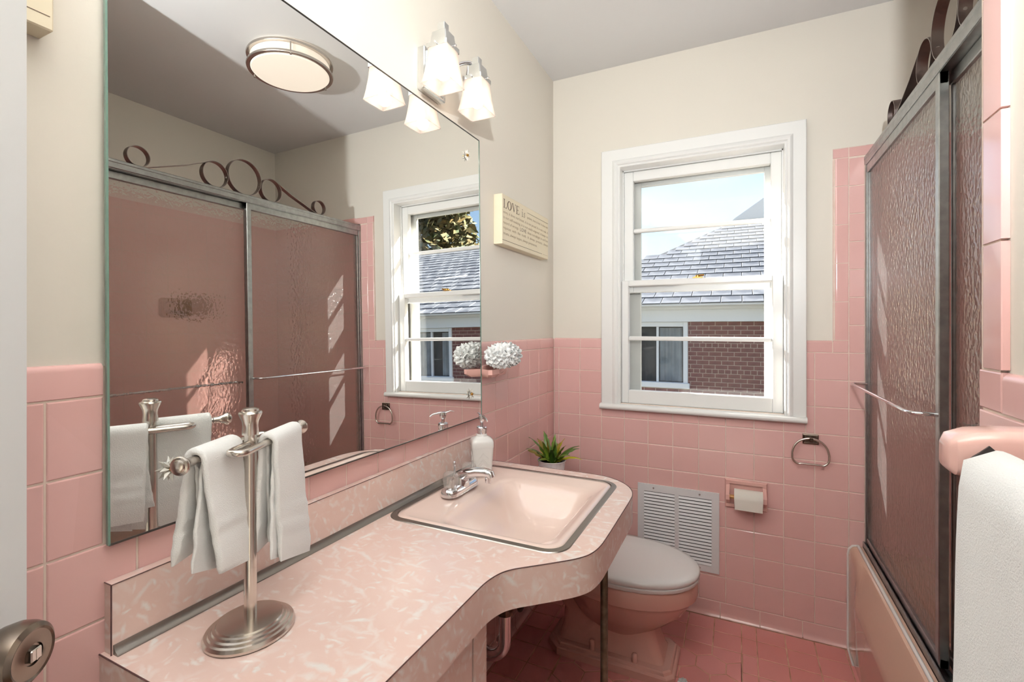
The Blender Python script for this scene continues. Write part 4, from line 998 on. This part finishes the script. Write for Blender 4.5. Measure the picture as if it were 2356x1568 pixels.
def bar(xg, xo, ya, yb, z, pnt):
    path = [(xg, ya, z)] + [(xo + (xg - xo) * (1 - math.sin(t)) * .35, ya + (yb - ya) * .02 * 0 + math.copysign(.03, yb - ya) * (1 - math.cos(t)), z) for t in [i * PI / 2 / 5 for i in range(1, 6)]]
    path += [(xo, ya + (yb - ya) * t, z) for t in (.2, .5, .8)]
    path += [(xo + (xg - xo) * (1 - math.cos(t)) * .35, yb - math.copysign(.03, yb - ya) * (1 - math.sin(t)), z) for t in [i * PI / 2 / 5 for i in range(0, 5)]] + [(xg, yb, z)]
    part('towel_bar', MB().tube(path, .0052, 10), 'chrome', pnt, 60)
bar(1.2885, 1.236, -.735, -.022, 1.046, pa)
bar(1.335, 1.385, NEARY + .03, -.76, 1.028, pb)
# scrolls: flat metal band bent in rings
def band(path, name, wdt=.026, th=.0022):
    mb = MB(); rings = []; P = [Vector((p[0], p[1])) for p in path]
    for i, p in enumerate(P):
        t = (P[min(i + 1, len(P) - 1)] - P[max(i - 1, 0)]).normalized(); n_ = Vector((-t.y, t.x)) * th / 2
        rings.append([(xx, (p + n_ * s).x, (p + n_ * s).y) for xx, s in ((1.297, -1), (1.297 + wdt, -1), (1.297 + wdt, 1), (1.297, 1))])
    mb.loft(rings); return part(name, mb, 'bronze_band', sh, 50)
SZ_ = HT + .001; YC = -.754
def circ(yc, r, a0=0, a1=360, n=40): return [(yc + r * math.cos(math.radians(a0 + (a1 - a0) * i / n)), SZ_ + r + .0015 + r * math.sin(math.radians(a0 + (a1 - a0) * i / n))) for i in range(n + 1)]
band(circ(YC, .084, -90, 270), 'scroll_ring')
for s in (1, -1):
    yc1 = YC + s * .143
    # inner ring runs on as a straight tail down to the small end ring
    c1 = circ(yc1, .0575, 150 if s > 0 else 30, (150 - 450) if s > 0 else (30 + 450), 56) if False else None
    start = [(yc1 + .0575 * math.cos(math.radians(90 + s * a)), SZ_ + .059 + .0575 * math.sin(math.radians(90 + s * a))) for a in [(-40 + 360 * i / 44) for i in range(45)]]
    yend = YC + s * .45; rE = .040
    p0 = (yc1 + .0575 * math.cos(math.radians(90 - s * 32)), SZ_ + .059 + .0575 * math.sin(math.radians(90 - s * 32)))
    band(start, 'scroll_ring')
    tail = [p0, ((p0[0] * .6 + (yend - s * .05) * .4), p0[1] * .6 + (SZ_ + .004) * .4 - .002), (yend - s * .03, SZ_ + .006), (yend - s * .012, SZ_ + .0018)]
    endr = [(yend + rE * math.cos(math.radians(-90 + s * a)), SZ_ + rE + .0015 + rE * math.sin(math.radians(-90 + s * a))) for a in [350 * i / 36 for i in range(37)]]
    band(tail + endr, 'scroll_tail')
for (yy, zz_) in ((YC - .0835, .062), (YC + .0835, .062)): part('rivet', MB().lathe([(.004, -.004), (.004, .004)], (1.31, yy, SZ_ + zz_), 10, 'y'), 'chrome', sh, 40)
# ------------------------------------------------------------------ ceramic towel bar with bath towel at the right edge
tbr = thing('ceramic_towel_bar', 'pink ceramic towel bar on the near right partition', 'towel bar', (NEARX, -1.68, 1.14))
def post(yc, s):
    mb = MB(); secs = [(NEARX - .0005, .034, .036, 0), (NEARX - .012, .030, .032, 0), (NEARX - .030, .0235, .024, .002), (NEARX - .060, .0225, .022, .003), (NEARX - .080, .0225, .021, .001), (NEARX - .094, .019, .0175, -.001), (NEARX - .098, .013, .012, -.002)]
    rings = []
    for x_, hy, hz, dz_ in secs:
        rings.append([(x_, yc + a, 1.146 + dz_ + b) for a, b in rrect(-hy, hy, -hz, hz, min(hy, hz) * .42, 4)])
    mb.loft(rings); return part('post', mb, 'pink_ceramic', tbr, 40)
po1 = post(-1.678, 1); po2 = post(-2.20, -1)
part('socket', MB().prism([(1.046 + .0155, 1.143), (1.046, 1.143 + .0155), (1.046 - .0155, 1.143), (1.046, 1.143 - .0155)], -1.7025, -1.6995, 'y'), 'rubber_black', po1)
part('rod', MB().prism([(1.046 + .011, 1.140), (1.046, 1.140 + .011), (1.046 - .011, 1.140), (1.046, 1.140 - .011)], -2.18, -1.70, 'y'), 'pink_ceramic', tbr)
def cloth(rows, closed=False, th=.006):
    """rows: list of cross-section point lists (Vector). returns MB with thickness along normals"""
    R, Cn = len(rows), len(rows[0]); top = []; bot = []
    for i in range(R):
        for j in range(Cn):
            a = rows[min(i + 1, R - 1)][j] - rows[max(i - 1, 0)][j]; b = rows[i][min(j + 1, Cn - 1)] - rows[i][max(j - 1, 0)]
            n_ = a.cross(b); n_ = n_.normalized() if n_.length > 1e-9 else Vector((1, 0, 0))
            edge = min(i, R - 1 - i, j, Cn - 1 - j); tt = th * (.55 if edge == 0 else (.9 if edge == 1 else 1))
            top.append(rows[i][j] + n_ * tt / 2); bot.append(rows[i][j] - n_ * tt / 2)
    mb = MB(); N_ = R * Cn; vs = top + bot; fs = []
    for i in range(R - 1):
        for j in range(Cn - 1):
            q = (i * Cn + j, i * Cn + j + 1, (i + 1) * Cn + j + 1, (i + 1) * Cn + j); fs.append(q); fs.append(tuple(k + N_ for k in reversed(q)))
    rim = [i * Cn for i in range(R)] + [(R - 1) * Cn + j for j in range(1, Cn)] + [i * Cn + Cn - 1 for i in range(R - 2, -1, -1)] + [j for j in range(Cn - 2, 0, -1)]
    for k in range(len(rim)):
        a, b = rim[k], rim[(k + 1) % len(rim)]; fs.append((a, b, b + N_, a + N_))
    return mb.add(vs, fs)
bt = thing('bath_towel', 'thick white bath towel hanging on the pink ceramic bar', 'towel', (1.038, -1.9, .45))
rows = []
for i in range(41):
    t = i / 40; y_ = -1.714 - t * .46; row = []
    fold = .012 * math.sin(t * 9 + .4) + .007 * math.sin(t * 21 + 1)
    for j in range(61):
        u_ = j / 60 * 2 - 1; L = abs(u_) * .74
        if L < .034: ang = (u_ * .74) / .034 * (PI / 2); x_ = 1.046 - .0205 * math.sin(ang); z_ = 1.138 + .0165 * math.cos(ang)
        else:
            s_ = 1 if u_ > 0 else -1; d = L - .034; grow = min(1, d / .35)
            x_ = 1.046 - s_ * (.0205 + .004 * grow) - (fold * grow if s_ > 0 else -fold * .4 * grow); z_ = 1.138 - d
        yy = y_ - .006 * math.sin(min(1, L / .3) * 1.2) * (1 - t) + .004 * math.sin(L * 20)
        row.append(Vector((x_, yy, z_)))
    rows.append(row)
part('cloth', cloth(rows, th=.011), 'terry', bt, 60)
# ------------------------------------------------------------------ towel stand on the counter with two hand towels
SCX, SCY = 0.149, -1.762
ts = thing('towel_stand', 'brushed nickel two-arm towel stand on the vanity counter', 'towel stand', (SCX, SCY, CZ))
U = Vector((-.43, .903, 0)).normalized(); V = Vector((U.y, -U.x, 0))
bo = MB(); prof = [(.0, .0), (.066, 0), (.0665, .004), (.064, .0085), (.060, .0095), (.0585, .0125), (.0545, .0135), (.053, .0165), (.049, .0172), (.0475, .0195), (.044, .020), (0, .0204)]
part('base', MB().lathe(prof[1:], (SCX, SCY, CZ + .002), 64, sx=.93, sy=1.0), 'nickel', ts, 22)
part('base_pad', MB().lathe([(.064, 0), (.064, .003), (0, .003)], (SCX, SCY, CZ + .0004), 48, sx=.93), 'rubber_black', ts)
part('pole', MB().tube([(SCX, SCY, CZ + .02), (SCX, SCY, 1.097)], .0092, 24), 'nickel', ts, 40)
part('finial', MB().lathe([(.0100, 1.094), (.0122, 1.0945), (.0118, 1.100), (.0110, 1.108), (.0122, 1.116), (.0165, 1.1255), (.0172, 1.128), (.0160, 1.1305), (.0125, 1.1315), (.0118, 1.1345), (.008, 1.1365), (0, 1.137)], (SCX, SCY, 0), 40), 'nickel', ts, 30)
AZ = 1.080; OFF = .024
cen0 = Vector((SCX, SCY, AZ))
def arm(sg):
    pts = [cen0]
    pts += [cen0 + U * (sg * s_) for s_ in (.02, .045)]
    for k in range(1, 8):
        a = k * PI / 8; pts.append(cen0 + U * (sg * (.05 + .0135 * math.sin(a))) - V * (sg * (OFF / 2 - OFF / 2 * math.cos(a))))
    pts += [cen0 + U * (sg * s_) - V * (sg * OFF) for s_ in (.05, .02, -.03, -.07, -.100)]
    o = part('arm', MB().tube(pts, .0055, 14), 'nickel', ts, 50)
    e = cen0 - U * (sg * .100) - V * (sg * OFF); d = -U * sg
    kb = MB().lathe([(.0055, 0), (.0065, .001), (.0065, .010), (.0090, .018), (.0122, .0225), (.0128, .025), (.0118, .0275), (.0092, .0285), (.0085, .031), (.0055, .033), (0, .0335)], (0, 0, 0), 28)
    kb.xf(Matrix.Translation(e) @ d.to_track_quat('Z', 'X').to_matrix().to_4x4())
    part('end_knob', kb, 'nickel', o, 30)
arm(1); arm(-1)
from mathutils import noise as mnoise
def hand_towel(sg, label, s0, s1, LL, LR, seed):
    ctr = cen0 - V * (sg * OFF)
    tw = thing('hand_towel', label, 'towel', tuple(ctr - Vector((0, 0, .16))), group='hand towels on the stand')
    sm_ = (s0 + s1) / 2; w0 = s1 - s0
    def flap_path(len_l, len_r, r, spread_l, spread_r):
        P = []
        n_ = 22
        for k in range(n_): q = 1 - k / n_; P.append((-(r + spread_l * q ** 1.3), -len_l * q, q, -1))
        for k in range(9): a = PI - PI * k / 8; P.append((r * math.cos(a), r * math.sin(a), 0, 0))
        for k in range(1, n_ + 1): q = k / n_; P.append((r + spread_r * q ** 1.3, -len_r * q, q, 1))
        return P
    def sweep(path, th, wfun, sfun, seed_, ribs=True):
        rings = []
        for i, (a, z_, q, sd) in enumerate(path):
            p0 = path[max(i - 1, 0)]; p1 = path[min(i + 1, len(path) - 1)]
            tv = Vector((p1[0] - p0[0], p1[1] - p0[1])).normalized(); nv = Vector((-tv.y, tv.x))
            ends = min(i, len(path) - 1 - i); k_end = min(1.0, .35 + ends * .33)
            rib = (1 + (.32 if (ribs and .56 < q < .76 and int(q * 60) % 2) else 0)) * (0.86 if (ribs and .90 < q < .94) else 1)
            ring = []
            w_ = wfun(q, sd) / 2; sc_ = sfun(q, sd)
            for (e, f) in rrect(-w_, w_, -th / 2 * k_end * rib, th / 2 * k_end * rib, th / 2 * k_end * rib * .96, 4):
                fold = .0065 * q * math.sin(e * 62 + seed_ + sd * 1.3) + .003 * q * math.sin(e * 140 + seed_ * 2)
                nz = mnoise.noise(Vector((e * 30 + seed_, i * .35, f * 50))) * .0022
                off = a + nv.x * (f + nz) + fold; zz_ = z_ + nv.y * (f + nz) + (q * .012 * math.sin(e * 38 + seed_ * 3 + sd))
                ring.append(tuple(ctr + U * (sc_ + e + .0015 * mnoise.noise(Vector((i * .5, seed_, e * 9)))) + V * off + Vector((0, 0, zz_))))
            rings.append(ring)
        return MB().loft(rings)
    part('cloth', sweep(flap_path(LL, LR, .0115, .013, .012), .0100, lambda q, sd: w0 * (.98 - .06 * q), lambda q, sd: sm_ + sd * q * .006, seed), 'terry', tw, 70)
    part('inner_fold', sweep([p for p in flap_path(LL * .93, LR * .95, .0055, .004, .004)], .0055, lambda q, sd: w0 * .80, lambda q, sd: sm_ - sd * q * .016, seed + 2, False), 'terry', tw, 70)
    return tw
hand_towel(1, 'white hand towel on the stand arm nearer the mirror, left of the pole', -.098, -.003, .146, .172, 3)
hand_towel(-1, 'white hand towel on the stand arm right of the pole', .003, .098, .178, .205, 5)
# ------------------------------------------------------------------ soap dispenser
DX, DY = 0.088, -0.905; DZ = CZ + .004
sdp = thing('soap_dispenser', 'white embossed soap pump bottle with chrome pump behind the faucet', 'soap dispenser', (DX, DY, DZ))
dm = Matrix.Translation((DX, DY, DZ)) @ Matrix.Rotation(math.radians(38), 4, 'Z')
def dl(mb): return mb.xf(dm)
def rs(h, hw_, r): return [(x_, y_, h) for x_, y_ in rrect(-hw_, hw_, -hw_, hw_, r, 6)]
part('bottle', dl(MB().loft([rs(0, .0280, .009), rs(.003, .0290, .009), rs(.088, .0345, .010)])), 'pump_white', sdp, 30)
part('shoulder', dl(MB().loft([rs(.0890, .0350, .010), rs(.0915, .0356, .010), rs(.106, .0352, .012), rs(.114, .0325, .016), rs(.119, .0250, .0200), rs(.1225, .0180, .0175), rs(.130, .0160, .0155)])), 'pump_white', sdp, 50)
part('seam', dl(MB().loft([rs(.0878, .0346, .010), rs(.0892, .0346, .010)])), 'vent_paint', sdp)
for f in range(4):
    em = MB()
    for q in range(4):
        h0 = .018 + q * .020
        for s in (-1, 1):
            for k in range(2):
                a = (0, -(.0290 + (h0) * .0640 + .0007), h0 + k * .005 + .012); b = (s * .019, -(.0290 + (h0 - .019) * .0640 + .0007), h0 + k * .005 - .008)
                if b[2] > .004 and a[2] < .086: em.tube([a, b], .0011, 6)
    part('emboss', em.xf(dm @ Matrix.Rotation(f * PI / 2, 4, 'Z')), 'pump_white', sdp, 40)
part('collar', dl(MB().lathe([(.0155, .129), (.0160, .132), (.0160, .139), (.0172, .142), (.0172, .150), (.0155, .1525), (.008, .153)], (0, 0, 0), 28)), 'chrome', sdp, 30)
pmh = part('pump_head', dl(MB().lathe([(.0055, .152), (.0055, .166), (.0085, .170), (.0112, .176), (.0112, .182), (.0098, .188), (.006, .190), (0, .190)], (0, 0, 0), 24)), 'chrome', sdp, 30)
nd = Vector((.80, -.60, 0))
o_ = Vector((DX, DY, DZ + .186))
part('nozzle', MB().tube([o_ - nd * .038 + Vector((0, 0, .004)), o_ - nd * .025 + Vector((0, 0, .006)), o_ - nd * .008, o_ + nd * .012 + Vector((0, 0, .001)), o_ + nd * .034 - Vector((0, 0, .003)), o_ + nd * .044 - Vector((0, 0, .010))], [.0012, .0022, .0040, .0040, .0030, .0026], 10), 'chrome', pmh, 50)
# ------------------------------------------------------------------ soap dish and loofah on the left wall
sdh = thing('soap_dish', 'pink ceramic wall soap dish right of the mirror edge', 'soap dish', (0, -.69, 1.08))
part('back_plate', MB().loft([[(x_, a, b) for a, b in rrect(-.768 + i_, -.565 - i_, 1.078 + i_, 1.125 - i_ * .2, .010, 4)] for x_, i_ in ((.0004, 0), (.008, 0), (.012, .005))]), 'pink_ceramic_wall', sdh, 40)
tray = [(.008, -.768), (.055, -.800), (.068, -.795), (.070, -.745), (.064, -.732), (.008, -.570)]
part('tray', MB().loft([[(a * .82, -.69 + (b + .69) * .86, 1.086) for a, b in tray], [(a, b, 1.097) for a, b in tray], [(a, b, 1.114) for a, b in tray], [(max(a - .006, .01), -.69 + (b + .69) * .90, 1.114) for a, b in tray], [(max(a - .010, .012), -.69 + (b + .69) * .84, 1.104) for a, b in tray]]), 'pink_ceramic_wall', sdh, 35)
lf_ = thing('loofah', 'white mesh bath puff on the pink soap dish', 'loofah', (.078, -.70, 1.11))
lo = MB(); rnd = random.Random(4)
def ruffle(c, n0, r, amp, ph):
    nn = 26; ring0 = []; ring1 = []; ring2_ = []
    q = n0.to_track_quat('Z', 'Y')
    for k in range(nn):
        a = 2 * PI * k / nn; w_ = math.sin(a * 5 + ph) * amp; ww = math.sin(a * 9 + ph * 2) * amp * .4
        ring0.append(c + q @ Vector((r * .15 * math.cos(a), r * .15 * math.sin(a), 0)))
        ring1.append(c + q @ Vector((r * .65 * math.cos(a), r * .65 * math.sin(a), r * .35 + w_ * .6)))
        ring2_.append(c + q @ Vector(((r + ww) * math.cos(a), (r + ww) * math.sin(a), r * .45 + w_)))
    lo.loft([ring0, ring1, ring2_], True, False, False)
for k in range(130):
    zz_ = 1 - 2 * (k + .5) / 130; a = k * 2.39996; rr_ = math.sqrt(1 - zz_ * zz_); n0 = Vector((rr_ * math.cos(a), rr_ * math.sin(a), zz_))
    c = Vector((.076 + n0.x * .040, -.722 + n0.y * .084, 1.162 + n0.z * .033)); ruffle(c, n0, rnd.uniform(.013, .020), .006, rnd.uniform(0, 6))
lo.v = [(max(v[0], .004), v[1], max(v[2], 1.1145)) for v in lo.v]
part('mesh_ruffles', lo, 'mesh_white', lf_, 70)
part('core', MB().lathe([(.0, -.033), (.03, -.03), (.045, -.01), (.045, .012), (.03, .033), (0, .038)], (.076, -.722, 1.150), 20, sx=.7, sy=1.7), 'mesh_white', lf_, 60)
# ------------------------------------------------------------------ love sign, second sign
FNT = None
def text_mesh(s, size, name):
    cu = bpy.data.curves.new(name, 'FONT'); cu.body = s; cu.size = size; cu.resolution_u = 2
    ob = bpy.data.objects.new(name, cu); COL.objects.link(ob)
    dg = bpy.context.evaluated_depsgraph_get(); dg.update(); me = bpy.data.meshes.new_from_object(ob.evaluated_get(dg)); me.name = name
    bpy.data.objects.remove(ob); return me
def text_on_left(s, size, y, z, x, material, parent, width=None, name='lettering', squeeze=1.0):
    me = text_mesh(s, size, name); xs = [v.co.x for v in me.vertices]; w0 = max(xs) - min(xs) if xs else 1
    k = (width / w0) if width else squeeze
    me.transform(Matrix(((0, 0, 1, x), (k, 0, 0, y - min(xs) * k), (0, 1, 0, z), (0, 0, 0, 1))))
    return link(name, me, material, parent)
sg = thing('love_sign', 'cream wooden block sign reading LOVE is, right of the mirror', 'sign', (0, -.40, 1.58))
part('board', MB().bbox(-.0078, .030, -.642, -.160, 1.583, 1.7755, .002), 'sign_cream', sg)
XF = .0303
# serif capitals drawn by hand
def serif(ch, y0, z0, h, wd):
    mb = MB(); t = h * .13; th_ = h * .05
    def R(a, b, c, d): mb.add([(XF, y0 + a * wd, z0 + b * h), (XF, y0 + c * wd, z0 + b * h), (XF, y0 + c * wd, z0 + d * h), (XF, y0 + a * wd, z0 + d * h)], [(0, 1, 2, 3)])
    def Q(*p): mb.add([(XF, y0 + a * wd, z0 + b * h) for a, b in p], [tuple(range(len(p)))])
    if ch == 'L': R(.14, 0, .32, 1); R(0, 0, .95, .05); R(0, .95, .46, 1); Q((.80, .05), (.95, .05), (.95, .28), (.90, .28))
    elif ch == 'O':
        n_ = 28; o = []; i_ = []
        for k in range(n_):
            a = 2 * PI * k / n_; o.append((XF, y0 + (.5 + .5 * math.cos(a)) * wd, z0 + (.5 + .52 * math.sin(a)) * h)); i_.append((XF, y0 + (.5 + .31 * math.cos(a)) * wd, z0 + (.5 + .46 * math.sin(a)) * h))
        mb.add(o + i_, [(k, (k + 1) % n_, n_ + (k + 1) % n_, n_ + k) for k in range(n_)])
    elif ch == 'V': Q((.05, 1), (.25, 1), (.58, .18), (.50, -.02)); Q((.50, -.02), (.58, .10), (.90, 1), (.83, 1)); R(-.04, .95, .36, 1); R(.70, .95, 1.02, 1)
    elif ch == 'E': R(.14, 0, .32, 1); R(0, 0, .95, .05); R(0, .95, .92, 1); R(.32, .48, .70, .53); Q((.82, .05), (.95, .05), (.95, .26), (.91, .26)); R(.87, .80, .92, .95); R(.66, .40, .70, .62)
    elif ch == 'i': R(.36, 0, .64, .62); R(.1, 0, .9, .05); R(.12, .57, .6, .62); Q((.34, .78), (.66, .78), (.66, .92), (.34, .92))
    elif ch == 's':
        pts = [(.85, .48), (.72, .58), (.45, .60), (.22, .50), (.28, .40), (.60, .30), (.80, .18), (.70, .05), (.40, 0), (.12, .06), (.08, .18)]
        for a, b in zip(pts[:-1], pts[1:]): Q((a[0] - .07, a[1] - .02), (b[0] - .07, b[1] - .02), (b[0] + .07, b[1] + .02), (a[0] + .07, a[1] + .02))
    return part('letter', mb, 'sign_ink', sg)
yy = -.632
for ch, wd in (('L', .030), ('O', .038), ('V', .036), ('E', .030)): serif(ch, yy, 1.7235, .034, wd); yy += wd + .004
yy += .020
for ch, wd in (('i', .013), ('s', .018)): serif(ch, yy, 1.7235, .034, wd); yy += wd + .005
part('rule_line', MB().add([(XF, -.405, 1.7505), (XF, -.163, 1.7505), (XF, -.163, 1.7520), (XF, -.405, 1.7520)], [(0, 1, 2, 3)]), 'sign_ink', sg)
part('rule_line', MB().add([(XF, -.645 + .004, 1.5985), (XF, -.238, 1.5985), (XF, -.238, 1.6000), (XF, -.641, 1.6000)], [(0, 1, 2, 3)]), 'sign_ink', sg)
LINES = [('patient, love is kind. It does not', -.405, 1.727, .238), ('envy, it does not boast, it is not proud. It is not rude, it', -.632, 1.7025, .468), ('is not self-seeking, it is not easily angered, it keeps no', -.632, 1.6825, .468), ('record of wrongs.', -.632, 1.6625, .140), ('does not delight in evil but', -.402, 1.6625, .238), ('rejoices  with  the  truth.  It  always  protects,  always', -.632, 1.6425, .468), ('trusts, always hopes, always perseveres.', -.632, 1.6215, .335)]
for s, y0, z0, wdt in LINES: text_on_left(s, .0155, y0, z0, XF, 'sign_ink_light', sg, wdt)
text_on_left('LOVE', .021, -.478, 1.661, XF, 'sign_ink', sg, .062)
part('rule_line', MB().add([(XF, -.228, 1.5988), (XF, -.168, 1.5988), (XF, -.168, 1.5996), (XF, -.228, 1.5996)], [(0, 1, 2, 3)]), 'sign_ink_light', sg)
s2g = thing('wall_sign', 'cream block sign high on the wall between door and mirror', 'sign', (0, -2.15, 1.65))
part('board', MB().bbox(-.0078, .030, -2.38, -1.9565, 1.6525, 1.86, .002), 'sign_cream', s2g)
part('rule_line', MB().add([(XF, -2.37, 1.6700), (XF, -1.9605, 1.6700), (XF, -1.9605, 1.6712), (XF, -2.37, 1.6712)], [(0, 1, 2, 3)]), 'sign_ink', s2g)
# ------------------------------------------------------------------ vanity light
vl = thing('vanity_light', 'chrome two-lamp wall light with frosted square shades above the mirror', 'wall light', (0, -1.061, 1.96))
part('back_plate', MB().bbox(-.0078, .018, -1.122, -1.010, 1.962, 2.088, .003).bbox(.016, .024, -1.112, -1.020, 1.972, 2.078, .003), 'chrome_fixture', vl)
for yl_ in (-1.155, -.967):
    lx = .1055
    am = [(.02, -1.066 + (yl_ + 1.066) * .15, 2.03), (.045, -1.066 + (yl_ + 1.066) * .35, 2.045), (.065, -1.066 + (yl_ + 1.066) * .6, 2.075), (.082, -1.066 + (yl_ + 1.066) * .85, 2.088), (.094, yl_, 2.088)]
    part('arm', MB().tube(catmull(am, 5), .0062, 12), 'chrome', vl, 50)
    def sr(h, hw_, r=.004): return [(x_, y_, h) for x_, y_ in rrect(lx - hw_, lx + hw_, yl_ - hw_, yl_ + hw_, r, 3)]
    ho = part('holder', MB().loft([sr(2.028, .0335), sr(2.040, .0335), sr(2.0405, .0270), sr(2.046, .0265), sr(2.074, .0230), sr(2.0755, .0215)]), 'chrome_fixture', vl, 25)
    part('finial', MB().bbox(lx - .0115, lx + .0115, yl_ - .0115, yl_ + .0115, 2.0755, 2.1035, .0012), 'chrome_fixture', ho)
    for dx_, dy_ in ((.0335, 0), (0, -.0335), (-.0335, 0), (0, .0335)):
        part('thumb_screw', MB().lathe([(.0012, 0), (.0012, .005), (.003, .0055), (.003, .009), (.0015, .0095)], (0, 0, 0), 10).xf(Matrix.Translation((lx + dx_, yl_ + dy_, 2.034)) @ Vector((dx_, dy_, 0)).to_track_quat('Z', 'X').to_matrix().to_4x4()), 'chrome', ho, 40)
    shp = [(2.036, .0310), (2.020, .0320), (2.000, .0338), (1.980, .0362), (1.960, .0392), (1.945, .0420), (1.931, .0450)]
    rg = [sr(h, q, .006) for h, q in shp] + [sr(h, q - .0028, .005) for h, q in reversed(shp)]
    part('shade', MB().loft(rg, True, False, False), 'frosted_shade', vl, 40)
    part('bulb', MB().lathe([(.012, 2.034), (.013, 2.022), (.020, 2.008), (.0235, 1.990), (.023, 1.972), (.018, 1.957), (.009, 1.950), (0, 1.948)], (lx, yl_, 0), 24), 'bulb_glow', vl, 60)
    light('vanity_bulb', 'POINT', (lx, yl_, 1.940), 0.22, (1.0, .90, .80), .02)
# ------------------------------------------------------------------ ceiling light (seen in the mirror)
CLX, CLY, CLR = .990, -.742, .175
ce = thing('ceiling_light', 'round frosted ceiling light with double nickel rings', 'ceiling light', (CLX, CLY, CEIL - .08))
part('pan', MB().lathe([(CLR - .03, -.003), (CLR - .02, -.0005)], (CLX, CLY, CEIL), 48), 'white_paint', ce)
part('diffuser', MB().lathe([(CLR - .012, -.002), (CLR - .010, -.012), (CLR - .010, -.070), (CLR - .016, -.076), (CLR * .6, -.080), (.0, -.081)], (CLX, CLY, CEIL), 64), 'diffuser_glow', ce, 40)
for h in (-.018, -.066):
    part('ring', MB().lathe([(CLR - .009, h - .005), (CLR + .004, h - .0055), (CLR + .006, h), (CLR + .004, h + .0055), (CLR - .009, h + .005), (CLR - .009, h - .005)], (CLX, CLY, CEIL), 72), 'nickel', ce, 40)
for k in range(3):
    a = math.radians(100 + 120 * k); part('strut', MB().tube([(CLX + CLR * math.cos(a), CLY + CLR * math.sin(a), CEIL - .066), (CLX + CLR * math.cos(a), CLY + CLR * math.sin(a), CEIL - .018)], .003, 8).lathe([(.005, -.002), (.005, .003), (0, .005)], (CLX + CLR * math.cos(a), CLY + CLR * math.sin(a), CEIL - .075), 10), 'nickel', ce, 40)
# ------------------------------------------------------------------ door at the left edge
dE = Vector((.180, -2.033, 0)); da = math.radians(121); dd = Vector((math.cos(da), math.sin(da), 0)); dn = Vector((math.sin(da), -math.cos(da), 0))
door = thing('door_1', 'white bathroom door with brushed nickel knob standing open', None, tuple(dE - dd * .3), kind='structure')
DM = Matrix(((dn.x, dd.x, 0, dE.x), (dn.y, dd.y, 0, dE.y), (0, 0, 1, 0), (0, 0, 0, 1)))   # local x = face normal, y = towards free edge
part('leaf', MB().bbox(-.035, 0, -.62, 0, .008, 2.03, .002).xf(DM), 'door_paint', door)
KZ = .966
kb = part('rose', MB().lathe([(.033, 0), (.033, .004), (.029, .009), (.014, .012)], (0, -.068, KZ), 36, 'x').xf(DM), 'nickel_dark', door, 30)
part('knob', MB().lathe([(.0125, .010), (.0125, .022), (.016, .027), (.0245, .034), (.0278, .044), (.0278, .052), (.0262, .0585), (.0225, .0615), (.0205, .0605), (.0165, .0602), (.0095, .0618), (.0090, .0600), (0, .0595)], (0, -.068, KZ), 48, 'x').xf(DM), 'nickel_dark', kb, 22)
part('turn_button', MB().bbox(.059, .0645, -.0735, -.0625, KZ - .0055, KZ + .0055, .001).box(.0643, .0648, -.0688, -.0672, KZ - .005, KZ + .005).xf(DM), 'nickel', kb)

# ------------------------------------------------------------------ small white ruffle on the floor at the bottom edge
fw = thing('floor_ruffle', 'small white ruffled scrap on the floor in front of the toilet base', 'scrap', (.665, -.475, 0))
lo = MB(); rnd = random.Random(9)
for k in range(9):
    a = k * 2.4; n0 = Vector((math.cos(a) * .7, math.sin(a) * .7, .7)).normalized(); ruffle(Vector((.665 + .006 * math.cos(a), -.475 + .006 * math.sin(a), .004)), n0, .011, .003, k)
lo.v = [(v[0], v[1], max(v[2], .0006)) for v in lo.v]
part('ruffles', lo, 'mesh_white', fw, 70)
